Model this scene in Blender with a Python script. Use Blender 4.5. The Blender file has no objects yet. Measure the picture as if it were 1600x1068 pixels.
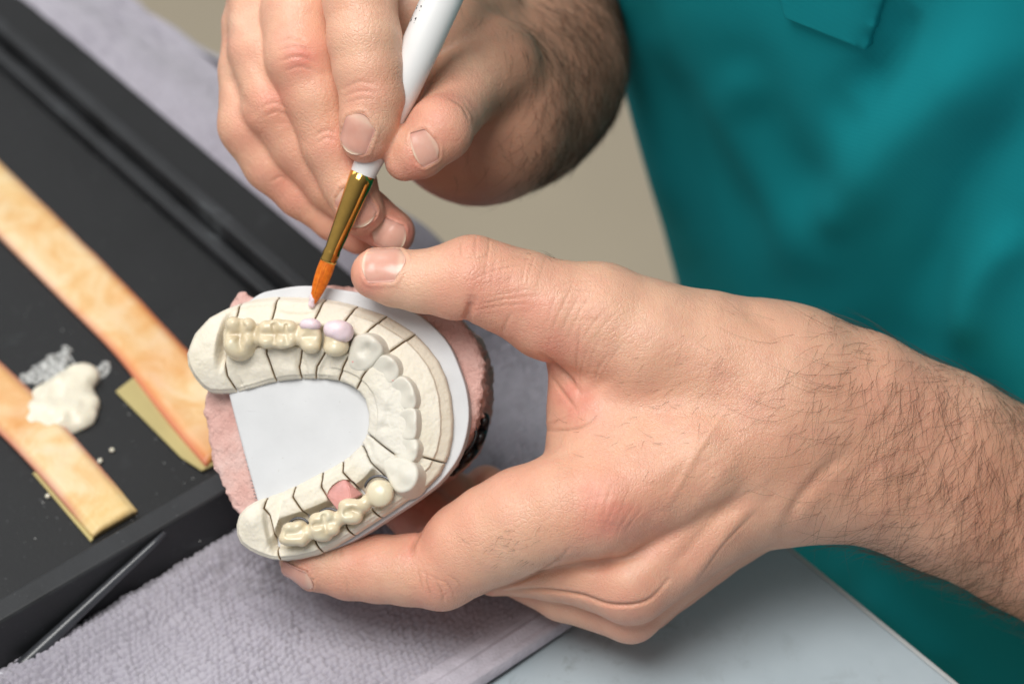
import bpy, bmesh, math, random
import numpy as np
from mathutils import Vector, Matrix

rng = np.random.default_rng(7)
random.seed(7)
scene = bpy.context.scene
COL = scene.collection

# ------------------------------------------------------------------ camera
RES_X, RES_Y = 1600.0, 1068.0
LENS, SENSOR = 85.0, 36.0
F = LENS / SENSOR * RES_X            # focal length in photo pixels
D0 = 0.64                            # distance of the dental model
S = D0 / F                           # one unit = one photo pixel at that distance, in metres
PITCH = math.radians(44.0)
R_ = np.array([1.0, 0, 0])
FW = np.array([0, math.cos(PITCH), -math.sin(PITCH)])
UP = np.array([0, math.sin(PITCH), math.cos(PITCH)])
MODEL = np.array([0, 0, 0.075])      # the middle of the model above the table
CX, CY = 800.0, 534.0
CAM = MODEL - (D0 * FW + R_ * (520 - CX) * S + UP * (CY - 660) * S)
BASIS = np.stack([R_, UP, -FW], 1)   # work frame -> world


def V(px, py, z=0.0):
    """photo pixel and height towards the viewer -> work-frame point (units of S)"""
    d = 1.0 - z / F
    return np.array([(px - CX) * d, (CY - py) * d, z], float)


def toworld(P):
    P = np.asarray(P, float)
    Q = P * S
    Q = Q - np.array([0, 0, D0])
    return CAM + Q @ BASIS.T


def G(px, py, zw=0.0):
    """photo pixel -> world point on the horizontal plane z = zw"""
    d = FW + R_ * (px - CX) / F + UP * (CY - py) / F
    t = (zw - CAM[2]) / d[2]
    return CAM + d * t


# ------------------------------------------------------------------ objects
def mesh_obj(name, verts, faces, mat=None, parent=None, smooth=True, loc=None, mats=None):
    me = bpy.data.meshes.new(name)
    verts = np.asarray(verts, float)
    if loc is None:
        loc = verts.mean(0) if parent is None else np.zeros(3)
    loc = np.asarray(loc, float)
    if isinstance(faces, np.ndarray) and faces.ndim == 2:
        v = (verts - loc).astype(np.float32)
        n, k = faces.shape
        me.vertices.add(len(v))
        me.vertices.foreach_set('co', v.ravel())
        me.loops.add(n * k)
        me.loops.foreach_set('vertex_index', faces.astype(np.int32).ravel())
        me.polygons.add(n)
        me.polygons.foreach_set('loop_start', np.arange(0, n * k, k, dtype=np.int32))
        me.update(calc_edges=True)
    else:
        me.from_pydata([tuple(x) for x in (verts - loc)], [], [tuple(int(i) for i in f) for f in faces])
        me.update(calc_edges=True)
    if smooth:
        me.polygons.foreach_set('use_smooth', [True] * len(me.polygons))
    if mat is not None:
        me.materials.append(mat)
    for m in mats or []:
        me.materials.append(m)
    o = bpy.data.objects.new(name, me)
    COL.objects.link(o)
    o.location = loc
    if parent is not None:
        o.parent = parent
        o.matrix_parent_inverse = parent.matrix_basis.inverted()
    return o


def empty(name, loc, label, cat, group=None):
    o = bpy.data.objects.new(name, None)
    o.empty_display_size = 0.02
    COL.objects.link(o)
    o.location = loc
    tag(o, label, cat, group)
    return o


def tag(o, label=None, cat=None, group=None, kind=None):
    if label: o['label'] = label
    if cat: o['category'] = cat
    if group: o['group'] = group
    if kind: o['kind'] = kind
    return o


def set_attr(o, name, vals):
    a = o.data.attributes.new(name, 'FLOAT_COLOR', 'POINT')
    c = np.ones((len(o.data.vertices), 4), np.float32)
    vals = np.asarray(vals)
    c[:, :vals.shape[1]] = vals
    a.data.foreach_set('color', c.ravel())


def bevel(o, w, seg=3, angle=35):
    m = o.modifiers.new('bevel', 'BEVEL')
    m.width, m.segments, m.limit_method = w, seg, 'ANGLE'
    m.angle_limit = math.radians(angle)
    m.harden_normals = False
    return m


# ------------------------------------------------------------------ implicit surfaces
def smin(a, b, k):
    if k <= 0: return np.minimum(a, b)
    h = np.maximum(k - np.abs(a - b), 0.0) / k
    return np.minimum(a, b) - h * h * k * 0.25


def smax(a, b, k):
    return -smin(-a, -b, k)


def rcone(P, a, b, r1, r2):
    a = np.asarray(a, float); b = np.asarray(b, float)
    ba = b - a
    l2 = float(ba @ ba)
    if l2 < 1e-6: return np.linalg.norm(P - a, axis=-1) - max(r1, r2)
    rr = r1 - r2
    a2 = l2 - rr * rr
    if a2 <= 0:
        return (np.linalg.norm(P - a, axis=-1) - r1) if r1 > r2 else (np.linalg.norm(P - b, axis=-1) - r2)
    il2 = 1.0 / l2
    pa = P - a
    y = pa @ ba
    z = y - l2
    q = pa * l2 - y[..., None] * ba
    x2 = np.einsum('...i,...i->...', q, q)
    y2 = y * y * l2
    z2 = z * z * l2
    k = np.sign(rr) * rr * rr * x2
    d = (np.sqrt(x2 * a2 * il2) + y * rr) * il2 - r1
    m2 = np.sign(y) * a2 * y2 < k
    d = np.where(m2, np.sqrt(x2 + y2) * il2 - r1, d)
    m1 = np.sign(z) * a2 * z2 > k
    d = np.where(m1, np.sqrt(x2 + z2) * il2 - r2, d)
    return d


def ellip(P, c, r, M=None):
    q = P - np.asarray(c, float)
    if M is not None: q = q @ M
    r = np.asarray(r, float)
    k0 = np.linalg.norm(q / r, axis=-1)
    k1 = np.linalg.norm(q / (r * r), axis=-1)
    return np.where(k1 < 1e-9, -r.min(), k0 * (k0 - 1.0) / np.maximum(k1, 1e-9))


def limb(pts, k=14):
    """chain of round cones through (px, py, z, r)"""
    C = [(V(p[0], p[1], p[2]), p[3] * (1 - p[2] / F)) for p in pts]
    ctr = np.array([c for c, _ in C]); rr = np.array([r for _, r in C])
    lo = (ctr - rr[:, None]).min(0); hi = (ctr + rr[:, None]).max(0)
    mid, half = (lo + hi) / 2, (hi - lo) / 2
    def exact(P):
        d = None
        for (a, ra), (b, rb) in zip(C[:-1], C[1:]):
            e = rcone(P, a, b, ra, rb)
            d = e if d is None else smin(d, e, k)
        return d
    def f(P):
        # far from the limb its bounding box is close enough
        out = np.linalg.norm(np.maximum(np.abs(P - mid) - half, 0), axis=-1)
        m = out < 70
        if m.any(): out[m] = exact(P[m])
        return out
    return f


def ball(px, py, z, rx, ry=None, rz=None, rot=0):
    c = V(px, py, z)
    r = (rx, ry or rx, rz or rx)
    M = None
    if rot:
        a = math.radians(rot)       # turn in the picture plane, counter-clockwise
        M = np.array([[math.cos(a), -math.sin(a), 0], [math.sin(a), math.cos(a), 0], [0, 0, 1.0]])
    return lambda P: ellip(P, c, r, M)


def surface_nets(Fv, lo, h):
    """dense grid -> quads"""
    s = Fv < 0
    nx, ny, nz = Fv.shape
    cnt = np.zeros((nx - 1, ny - 1, nz - 1), np.int8)
    offs = [(i, j, k) for i in (0, 1) for j in (0, 1) for k in (0, 1)]
    for i, j, k in offs:
        cnt += s[i:nx - 1 + i, j:ny - 1 + j, k:nz - 1 + k]
    act = (cnt > 0) & (cnt < 8)
    ix, iy, iz = np.nonzero(act)
    n = len(ix)
    idx = np.full(act.shape, -1, np.int32)
    idx[ix, iy, iz] = np.arange(n)
    cv = {o: Fv[ix + o[0], iy + o[1], iz + o[2]] for o in offs}
    acc = np.zeros((n, 3)); num = np.zeros(n)
    for ax in range(3):
        for o in offs:
            if o[ax]: continue
            o2 = list(o); o2[ax] = 1; o2 = tuple(o2)
            a, b = cv[o], cv[o2]
            m = (a < 0) != (b < 0)
            t = np.where(m, a / np.where(m, a - b, 1), 0)
            p = np.zeros((n, 3)) + np.array(o, float)
            p[:, ax] += t
            acc += p * m[:, None]; num += m
    verts = np.stack([ix, iy, iz], 1) + acc / num[:, None]
    verts = verts * h + np.asarray(lo)
    quads = []
    for ax in range(3):
        b1, b2 = [(1, 2), (2, 0), (0, 1)][ax]
        sl0 = [slice(None)] * 3; sl1 = [slice(None)] * 3
        sl0[ax] = slice(0, -1); sl1[ax] = slice(1, None)
        ch = s[tuple(sl0)] != s[tuple(sl1)]
        e = np.stack(np.nonzero(ch), 1)
        lim = np.array(act.shape)
        ok = (e[:, b1] > 0) & (e[:, b2] > 0) & (e[:, b1] < lim[b1]) & (e[:, b2] < lim[b2])
        e = e[ok]
        neg = s[tuple(e.T)]
        q = []
        for d1, d2 in ((1, 1), (0, 1), (0, 0), (1, 0)):
            c = e.copy(); c[:, b1] -= d1; c[:, b2] -= d2
            q.append(idx[tuple(c.T)])
        q = np.stack(q, 1)
        q[~neg] = q[~neg][:, ::-1]
        quads.append(q)
    quads = np.concatenate(quads)
    quads = quads[(quads >= 0).all(1)]
    return verts, quads


def grad(f, P, e=0.6):
    g = np.empty_like(P)
    for a in range(3):
        d = np.zeros(3); d[a] = e
        g[:, a] = f(P + d) - f(P - d)
    return g / np.maximum(np.linalg.norm(g, axis=1, keepdims=True), 1e-9)


def extract(f, lo, hi, h, refine=1, slack=1.5, chunk=400000):
    lo = np.asarray(lo, float); hi = np.asarray(hi, float)
    c = 4
    n = (np.ceil((hi - lo) / h / c).astype(int) + 1)
    g = [lo[i] + np.arange(n[i]) * h * c for i in range(3)]
    X = np.stack(np.meshgrid(*g, indexing='ij'), -1).reshape(-1, 3)
    dc = np.concatenate([f(X[i:i + chunk]) for i in range(0, len(X), chunk)]).reshape(n)
    nf = (n - 1) * c + 1
    ii = [np.minimum((np.arange(nf[i]) + c // 2) // c, n[i] - 1) for i in range(3)]
    Fv = dc[np.ix_(*ii)].astype(np.float32)
    m = np.abs(Fv) < (c * 0.9 * slack) * h
    I = np.stack(np.nonzero(m), 1)
    out = np.empty(len(I), np.float32)
    for i in range(0, len(I), chunk):
        out[i:i + chunk] = f(I[i:i + chunk] * h + lo)
    Fv[m] = out
    v, q = surface_nets(Fv, lo, h)
    for _ in range(refine):
        gr = grad(f, v)
        v = v - np.clip(f(v), -h, h)[:, None] * gr * 0.9
    return v, q


def poly_dist(P2, poly, closed=True):
    """signed (inside negative) or unsigned distance of 2-D points to a polyline"""
    P2 = np.asarray(P2, float)
    poly = np.asarray(poly, float)
    n = len(poly)
    d = np.full(len(P2), 1e9)
    ins = np.zeros(len(P2), bool)
    for i in range(n if closed else n - 1):
        a = poly[i]; b = poly[(i + 1) % n]
        e = b - a
        w = P2 - a
        t = np.clip((w @ e) / max(e @ e, 1e-9), 0, 1)
        d = np.minimum(d, np.hypot(*(w - t[:, None] * e).T))
        if closed:
            c = ((a[1] <= P2[:, 1]) & (b[1] > P2[:, 1])) | ((b[1] <= P2[:, 1]) & (a[1] > P2[:, 1]))
            xx = a[0] + (P2[:, 1] - a[1]) / (e[1] if abs(e[1]) > 1e-9 else 1e-9) * e[0]
            ins ^= c & (P2[:, 0] < xx)
    return np.where(ins, -d, d) if closed else d


def smooth_poly(pts, n=8, closed=True):
    """Catmull-Rom through the points"""
    p = np.asarray(pts, float)
    m = len(p)
    out = []
    for i in range(m if closed else m - 1):
        if closed:
            a, b, c, d = p[(i - 1) % m], p[i], p[(i + 1) % m], p[(i + 2) % m]
        else:
            a, b, c, d = p[max(i - 1, 0)], p[i], p[i + 1], p[min(i + 2, m - 1)]
        for t in np.arange(n) / n:
            out.append(0.5 * (2 * b + (c - a) * t + (2 * a - 5 * b + 4 * c - d) * t * t + (3 * b - a - 3 * c + d) * t ** 3))
    if not closed: out.append(p[-1])
    return np.array(out)


def vnoise(P, seed=0):
    """smooth value noise in 3-D, about -1..1"""
    P = np.asarray(P, float)
    i = np.floor(P).astype(np.int64)
    f = P - i
    f = f * f * f * (f * (f * 6 - 15) + 10)
    def hsh(x, y, z):
        n = (x * 374761393 + y * 668265263 + z * 2147483647 + seed * 1274126177) & 0xffffffff
        n = ((n ^ (n >> 13)) * 1274126177) & 0xffffffff
        n = (n ^ (n >> 16)) & 0xffff
        return n / 32767.5 - 1
    r = 0
    for dx in (0, 1):
        wx = f[..., 0] if dx else 1 - f[..., 0]
        for dy in (0, 1):
            wy = f[..., 1] if dy else 1 - f[..., 1]
            for dz in (0, 1):
                wz = f[..., 2] if dz else 1 - f[..., 2]
                r = r + hsh(i[..., 0] + dx, i[..., 1] + dy, i[..., 2] + dz) * wx * wy * wz
    return r


def fbm(P, seed=0, oct=3):
    r = 0; a = 1.0; P = np.asarray(P, float)
    for o in range(oct):
        r = r + a * vnoise(P * 2 ** o + 13.7 * o, seed + o)
        a *= 0.5
    return r / 1.75


def sstep(a, b, x):
    t = np.clip((x - a) / (b - a), 0, 1)
    return t * t * (3 - 2 * t)


def tube(path, rad, seg=10, cap=True):
    """verts, faces of a tube along world points"""
    path = np.asarray(path, float)
    n = len(path)
    rad = np.broadcast_to(np.asarray(rad, float), (n,))
    T = np.gradient(path, axis=0)
    T /= np.linalg.norm(T, axis=1, keepdims=True)
    ref = np.array([0, 0, 1.0]) if abs(T[0][2]) < 0.9 else np.array([1.0, 0, 0])
    N = np.cross(T[0], ref); N /= np.linalg.norm(N)
    vs = []; fs = []
    for i in range(n):
        N = N - T[i] * (N @ T[i]); N /= np.linalg.norm(N)
        B = np.cross(T[i], N)
        for j in range(seg):
            a = 2 * math.pi * j / seg
            vs.append(path[i] + rad[i] * (N * math.cos(a) + B * math.sin(a)))
    for i in range(n - 1):
        for j in range(seg):
            k = (j + 1) % seg
            fs.append((i * seg + j, i * seg + k, (i + 1) * seg + k, (i + 1) * seg + j))
    if cap:
        fs.append(tuple(range(seg))[::-1])
        fs.append(tuple((n - 1) * seg + j for j in range(seg)))
    return np.array(vs), fs


class MB:
    """collects pieces into one mesh"""
    def __init__(self): self.v = []; self.f = []; self.n = 0
    def add(self, v, f):
        self.v.append(np.asarray(v, float))
        self.f += [tuple(int(i) + self.n for i in q) for q in f]
        self.n += len(v)
        return self
    def build(self, name, mat, parent=None, **k):
        return mesh_obj(name, np.concatenate(self.v), self.f, mat, parent, **k)


def prism(poly, z0, z1):
    """vertical extrusion of a world-space 2-D polygon (ccw)"""
    n = len(poly)
    v = [(p[0], p[1], z0) for p in poly] + [(p[0], p[1], z1) for p in poly]
    f = [tuple(range(n))[::-1], tuple(range(n, 2 * n))]
    f += [(i, (i + 1) % n, n + (i + 1) % n, n + i) for i in range(n)]
    return np.array(v), f


# ------------------------------------------------------------------ materials
class NT:
    def __init__(self, name):
        self.m = bpy.data.materials.new(name)
        self.m.use_nodes = True
        self.t = self.m.node_tree
        self.b = self.t.nodes['Principled BSDF']
    def n(self, typ, ins=None, **props):
        x = self.t.nodes.new(typ)
        for k, v in props.items(): setattr(x, k, v)
        for k, v in (ins or {}).items(): self.set(x, k, v)
        return x
    def set(self, x, k, v):
        if hasattr(v, 'is_linked') or isinstance(v, bpy.types.NodeSocket):
            self.t.links.new(v, x.inputs[k])
        else:
            x.inputs[k].default_value = v
    def p(self, **kw):
        for k, v in kw.items():
            self.set(self.b, k.replace('_', ' '), v)
    def coord(self, scale=1.0):
        tc = self.n('ShaderNodeTexCoord')
        mp = self.n('ShaderNodeMapping', {'Vector': tc.outputs['Object'], 'Scale': (scale,) * 3 if np.isscalar(scale) else scale})
        return mp.outputs[0]
    def noise(self, vec, scale, detail=4, rough=0.55, dist=0.0):
        return self.n('ShaderNodeTexNoise', {'Vector': vec, 'Scale': scale, 'Detail': detail, 'Roughness': rough, 'Distortion': dist}).outputs['Fac']
    def ramp(self, fac, stops):
        r = self.n('ShaderNodeValToRGB', {'Fac': fac})
        e = r.color_ramp.elements
        while len(e) < len(stops): e.new(0.5)
        for el, (p, c) in zip(e, stops):
            el.position = p
            el.color = (c, c, c, 1) if np.isscalar(c) else (*c, 1)
        return r.outputs['Color']
    def mix(self, fac, a, b, blend='MIX'):
        x = self.n('ShaderNodeMix', data_type='RGBA', blend_type=blend)
        for k, v in ((0, fac), (6, a), (7, b)):
            if isinstance(v, bpy.types.NodeSocket): self.t.links.new(v, x.inputs[k])
            else: x.inputs[k].default_value = (*v, 1) if not np.isscalar(v) and len(v) == 3 else v
        return x.outputs[2]
    def math(self, op, a, b=0.0, c=0.0):
        x = self.n('ShaderNodeMath', operation=op)
        for i, v in enumerate((a, b, c)):
            if isinstance(v, bpy.types.NodeSocket): self.t.links.new(v, x.inputs[i])
            else: x.inputs[i].default_value = v
        return x.outputs[0]
    def bump(self, h, strength=0.3, dist=0.001, prev=None):
        x = self.n('ShaderNodeBump', {'Height': h, 'Strength': strength, 'Distance': dist})
        if prev is not None: self.t.links.new(prev, x.inputs['Normal'])
        return x.outputs[0]


def srgb(r, g, b):
    f = lambda c: (c / 255 / 12.92) if c / 255 <= 0.04045 else ((c / 255 + 0.055) / 1.055) ** 2.4
    return (f(r), f(g), f(b))

# ------------------------------------------------------------------ the materials
def simple(name, col, rough=0.5, var=0.12, scale=60, bump=0.0, bscale=400, bdist=0.0005, metal=0.0, sss=0.0, spec=0.5, coat=0.0):
    t = NT(name)
    c = t.coord()
    f = t.noise(c, scale, 5)
    a = tuple(x * (1 - var) for x in col); b = tuple(min(1, x * (1 + var)) for x in col)
    t.p(Base_Color=t.ramp(f, [(0.3, a), (0.7, b)]), Roughness=rough, Metallic=metal)
    t.b.inputs['Specular IOR Level'].default_value = spec
    if coat: t.b.inputs['Coat Weight'].default_value = coat; t.b.inputs['Coat Roughness'].default_value = 0.12
    if sss:
        t.b.inputs['Subsurface Weight'].default_value = sss
        t.b.inputs['Subsurface Radius'].default_value = (0.0015, 0.001, 0.0007)
        t.b.inputs['Subsurface Scale'].default_value = 1.0
    if bump:
        t.p(Normal=t.bump(t.noise(c, bscale, 5, 0.6), bump, bdist))
    return t.m


def mat_stone():
    t = NT('die_stone')
    c = t.coord()
    base = t.ramp(t.noise(c, 70, 6, 0.6), [(0.3, (0.70, 0.64, 0.515)), (0.7, (0.78, 0.725, 0.62))])
    spots = t.ramp(t.noise(c, 520, 3, 0.5), [(0.20, 1.0), (0.26, 0.0)])
    col = t.mix(t.math('MULTIPLY', spots, 0.35), base, (0.40, 0.32, 0.20))
    at = t.n('ShaderNodeAttribute', attribute_name='tint')
    sp = t.n('ShaderNodeSeparateColor', {'Color': at.outputs['Color']})
    col = t.mix(sp.outputs[0], col, (0.34, 0.20, 0.07))
    col = t.mix(sp.outputs[1], col, (0.70, 0.67, 0.60))
    col = t.mix(sp.outputs[2], col, (0.58, 0.50, 0.39))
    t.p(Base_Color=col, Roughness=0.62)
    t.b.inputs['Subsurface Weight'].default_value = 0.15
    t.b.inputs['Subsurface Radius'].default_value = (0.001, 0.0008, 0.0005)
    h1 = t.bump(t.noise(c, 260, 4, 0.6), 0.35, 0.0006)
    t.p(Normal=t.bump(t.noise(c, 1500, 3, 0.6), 0.35, 0.0002, h1))
    return t.m


def mat_pink():
    t = NT('pink_gypsum')
    c = t.coord()
    n1 = t.noise(c, 90, 6, 0.65)
    col = t.ramp(n1, [(0.28, (0.68, 0.37, 0.32)), (0.5, (0.78, 0.48, 0.42)), (0.72, (0.82, 0.60, 0.55))])
    t.p(Base_Color=col, Roughness=0.85)
    h1 = t.bump(t.noise(c, 220, 6, 0.7), 1.0, 0.0022)
    h2 = t.bump(t.noise(c, 900, 4, 0.6), 0.4, 0.0004, h1)
    t.p(Normal=h2)
    return t.m


def mat_ceramic():
    t = NT('tooth_ceramic')
    c = t.coord()
    col = t.ramp(t.noise(c, 120, 4, 0.6), [(0.3, (0.68, 0.565, 0.38)), (0.7, (0.76, 0.655, 0.47))])
    at = t.n('ShaderNodeAttribute', attribute_name='tint')
    sp = t.n('ShaderNodeSeparateColor', {'Color': at.outputs['Color']})
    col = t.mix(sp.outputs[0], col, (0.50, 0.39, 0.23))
    col = t.mix(sp.outputs[1], col, (0.76, 0.69, 0.51))
    t.p(Base_Color=col, Roughness=0.27)
    t.b.inputs['Subsurface Weight'].default_value = 0.3
    t.b.inputs['Subsurface Radius'].default_value = (0.0012, 0.001, 0.0007)
    t.b.inputs['Coat Weight'].default_value = 0.12
    t.b.inputs['Coat Roughness'].default_value = 0.15
    t.p(Normal=t.bump(t.noise(c, 420, 3, 0.5), 0.16, 0.0005))
    return t.m


def mat_skin(name, k=1.0):
    t = NT(name)
    c = t.coord()
    n1 = t.noise(c, 38, 5, 0.6)
    n2 = t.noise(c, 160, 5, 0.6)
    base = t.ramp(n1, [(0.3, (0.72 * k, 0.375 * k, 0.245 * k)), (0.7, (0.79 * k, 0.46 * k, 0.315 * k))])
    base = t.mix(t.ramp(n2, [(0.42, 0.0), (0.72, 0.5)]), base, (0.68 * k, 0.325 * k, 0.235 * k))
    at = t.n('ShaderNodeAttribute', attribute_name='tint')
    sp = t.n('ShaderNodeSeparateColor', {'Color': at.outputs['Color']})
    base = t.mix(sp.outputs[0], base, (0.72 * k, 0.24 * k, 0.185 * k))     # flushed skin over joints and tips
    base = t.mix(sp.outputs[1], base, (0.80 * k, 0.58 * k, 0.40 * k))      # pale pressed skin
    base = t.mix(sp.outputs[2], base, (0.42 * k, 0.20 * k, 0.125 * k))      # creases, tan, painted shade on the right forearm
    t.p(Base_Color=base)
    t.p(Roughness=t.ramp(t.noise(c, 300, 3), [(0.3, 0.30), (0.7, 0.50)]))
    t.b.inputs['Subsurface Weight'].default_value = 0.35
    t.b.inputs['Subsurface Radius'].default_value = (0.0022, 0.0009, 0.0006)
    t.b.inputs['Subsurface Scale'].default_value = 0.8
    # fine skin lines: two sizes of cell pattern plus pores
    wv = t.n('ShaderNodeMix', data_type='VECTOR')
    wn = t.n('ShaderNodeTexNoise', {'Vector': c, 'Scale': 90.0, 'Detail': 3.0})
    va = t.n('ShaderNodeVectorMath', {0: wn.outputs['Color'], 1: (0.004, 0.004, 0.004)}, operation='MULTIPLY')
    vb = t.n('ShaderNodeVectorMath', {0: c, 1: va.outputs[0]}, operation='ADD')
    v1 = t.n('ShaderNodeTexVoronoi', {'Vector': vb.outputs[0], 'Scale': 780.0}, feature='DISTANCE_TO_EDGE')
    v2 = t.n('ShaderNodeTexVoronoi', {'Vector': vb.outputs[0], 'Scale': 1700.0}, feature='DISTANCE_TO_EDGE')
    l1 = t.ramp(v1.outputs[0], [(0.0, 0.0), (0.18, 1.0)])
    l2 = t.ramp(v2.outputs[0], [(0.0, 0.0), (0.25, 1.0)])
    patch = t.ramp(t.noise(c, 55, 3), [(0.38, 0.25), (0.62, 1.0)])
    h = t.bump(t.math('MULTIPLY', l1, patch), 0.36, 0.00022)
    h = t.bump(l2, 0.35, 0.00012, h)
    h = t.bump(t.noise(c, 420, 4, 0.6), 0.30, 0.0005, h)
    t.p(Normal=h)
    return t.m


def mat_nail():
    t = NT('nail')
    c = t.coord()
    at = t.n('ShaderNodeAttribute', attribute_name='tint')
    sp = t.n('ShaderNodeSeparateColor', {'Color': at.outputs['Color']})
    base = t.ramp(t.noise(c, 130, 4), [(0.3, (0.66, 0.33, 0.25)), (0.7, (0.72, 0.42, 0.33))])
    base = t.mix(sp.outputs[0], base, (0.78, 0.60, 0.45))     # free edge and half moon
    base = t.mix(sp.outputs[1], base, (0.50, 0.20, 0.17))
    t.p(Base_Color=base, Roughness=0.27)
    t.b.inputs['Subsurface Weight'].default_value = 0.25
    t.b.inputs['Subsurface Radius'].default_value = (0.002, 0.001, 0.0007)
    t.p(Normal=t.bump(t.noise(c, 300, 3), 0.1, 0.0004))
    return t.m


def mat_towel():
    t = NT('terry_cloth')
    c = t.coord()
    n1 = t.noise(c, 24, 5, 0.6)
    col = t.ramp(n1, [(0.3, (0.385, 0.360, 0.415)), (0.7, (0.47, 0.445, 0.50))])
    at = t.n('ShaderNodeAttribute', attribute_name='tint')
    sp = t.n('ShaderNodeSeparateColor', {'Color': at.outputs['Color']})
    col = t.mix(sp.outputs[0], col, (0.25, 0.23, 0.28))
    col = t.mix(sp.outputs[1], col, (0.13, 0.12, 0.125))
    t.p(Base_Color=col, Roughness=0.95)
    t.b.inputs['Sheen Weight'].default_value = 0.3
    t.b.inputs['Sheen Roughness'].default_value = 0.6
    t.b.inputs['Specular IOR Level'].default_value = 0.1
    h = t.bump(t.noise(c, 1500, 4, 0.7), 0.6, 0.0006)
    t.p(Normal=h)
    return t.m


def mat_shirt():
    t = NT('teal_knit')
    c = t.coord()
    base = t.ramp(t.noise(c, 9, 4), [(0.3, (0.007, 0.235, 0.268)), (0.7, (0.008, 0.285, 0.320))])
    w1 = t.n('ShaderNodeTexWave', {'Vector': c, 'Scale': 420.0, 'Distortion': 0.6, 'Detail': 1.0}, bands_direction='DIAGONAL')
    w2 = t.n('ShaderNodeTexWave', {'Vector': c, 'Scale': 420.0, 'Distortion': 0.6, 'Detail': 1.0}, bands_direction='Z')
    w = t.math('MULTIPLY', w1.outputs['Fac'], w2.outputs['Fac'])
    col = t.mix(t.math('MULTIPLY', w, 0.10), base, (0.012, 0.38, 0.42))
    t.p(Base_Color=col, Roughness=0.9)
    t.b.inputs['Specular IOR Level'].default_value = 0.08
    t.p(Normal=t.bump(w, 0.07, 0.0003))
    return t.m


def mat_table():
    t = NT('grey_laminate')
    c = t.coord()
    base = t.ramp(t.noise(c, 14, 5, 0.6), [(0.3, (0.37, 0.44, 0.48)), (0.7, (0.46, 0.535, 0.58))])
    sp1 = t.ramp(t.noise(c, 95, 6, 0.72, 0.4), [(0.53, 0.0), (0.70, 0.42)])
    sp1 = t.math('MULTIPLY', sp1, t.ramp(t.noise(c, 22, 2), [(0.36, 0.0), (0.56, 1.0)]))
    col = t.mix(sp1, base, (0.11, 0.115, 0.10))
    t.p(Base_Color=col, Roughness=0.42)
    t.p(Normal=t.bump(t.noise(c, 500, 3), 0.1, 0.0003))
    return t.m


def mat_strip(seedoff=0.0):
    t = NT('soaked_strip')
    c = t.coord()
    mp = t.n('ShaderNodeMapping', {'Vector': c, 'Location': (seedoff, seedoff * 2, 0)})
    n1 = t.noise(mp.outputs[0], 58, 6, 0.62, 1.0)
    at = t.n('ShaderNodeAttribute', attribute_name='tint')
    sp = t.n('ShaderNodeSeparateColor', {'Color': at.outputs['Color']})
    col = t.ramp(n1, [(0.28, (0.70, 0.35, 0.11)), (0.43, (0.76, 0.48, 0.21)), (0.56, (0.80, 0.60, 0.34)), (0.70, (0.82, 0.64, 0.42))])
    col = t.mix(sp.outputs[0], col, (0.68, 0.22, 0.035))      # orange soaked stain
    col = t.mix(sp.outputs[1], col, (0.60, 0.20, 0.17))       # pink dried rim
    col = t.mix(sp.outputs[2], col, (0.74, 0.55, 0.22))       # yellow end
    t.p(Base_Color=col, Roughness=0.42)
    t.p(Normal=t.bump(t.noise(mp.outputs[0], 120, 4, 0.6, 0.8), 0.45, 0.0012))
    return t.m


def mat_plate():
    t = NT('white_plate')
    c = t.coord()
    base = t.ramp(t.noise(c, 60, 6, 0.65), [(0.3, (0.575, 0.58, 0.588)), (0.7, (0.625, 0.63, 0.64))])
    st = t.n('ShaderNodeMapping', {'Vector': c, 'Rotation': (0.2, 0.4, 0.7), 'Scale': (90, 1400, 900)})
    scr = t.ramp(t.noise(st.outputs[0], 1.0, 2, 0.5), [(0.66, 0.0), (0.72, 1.0)])
    scr = t.math('MULTIPLY', scr, t.ramp(t.noise(c, 85, 3), [(0.52, 0.0), (0.66, 0.30)]))
    col = t.mix(scr, base, (0.30, 0.30, 0.31))
    dots = t.ramp(t.noise(c, 800, 2), [(0.735, 0.0), (0.78, 0.4)])
    col = t.mix(dots, col, (0.36, 0.34, 0.27))
    t.p(Base_Color=col, Roughness=t.ramp(t.noise(c, 140, 4), [(0.3, 0.42), (0.7, 0.65)]))
    t.p(Normal=t.bump(t.noise(c, 300, 5, 0.6), 0.12, 0.0004))
    return t.m


def mat_film():
    t = NT('dried_paste_film')
    c = t.coord()
    t.p(Base_Color=t.ramp(t.noise(c, 400, 4), [(0.3, (0.50, 0.51, 0.50)), (0.7, (0.72, 0.72, 0.69))]), Roughness=0.22)
    t.p(Alpha=t.ramp(t.noise(c, 650, 4, 0.65), [(0.36, 0.10), (0.62, 0.95)]))
    t.p(Normal=t.bump(t.noise(c, 500, 4), 0.5, 0.0008))
    return t.m


def mat_black(k=1.0, name='black_plastic'):
    t = NT(name)
    c = t.coord()
    n = t.noise(c, 40, 6, 0.65, 0.5)
    base = t.ramp(n, [(0.35, (0.004 * k, 0.0042 * k, 0.0046 * k)), (0.62, (0.008 * k, 0.0085 * k, 0.0095 * k)), (0.8, (0.034 * k, 0.038 * k, 0.040 * k))])
    dust = t.ramp(t.noise(c, 700, 2, 0.5), [(0.70, 0.0), (0.76, 0.25)])
    base = t.mix(dust, base, (0.25, 0.26, 0.27))
    t.p(Base_Color=base, Roughness=t.ramp(n, [(0.3, 0.45), (0.7, 0.68)]))
    t.p(Normal=t.bump(t.noise(c, 900, 4, 0.6), 0.25, 0.0003))
    return t.m


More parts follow.
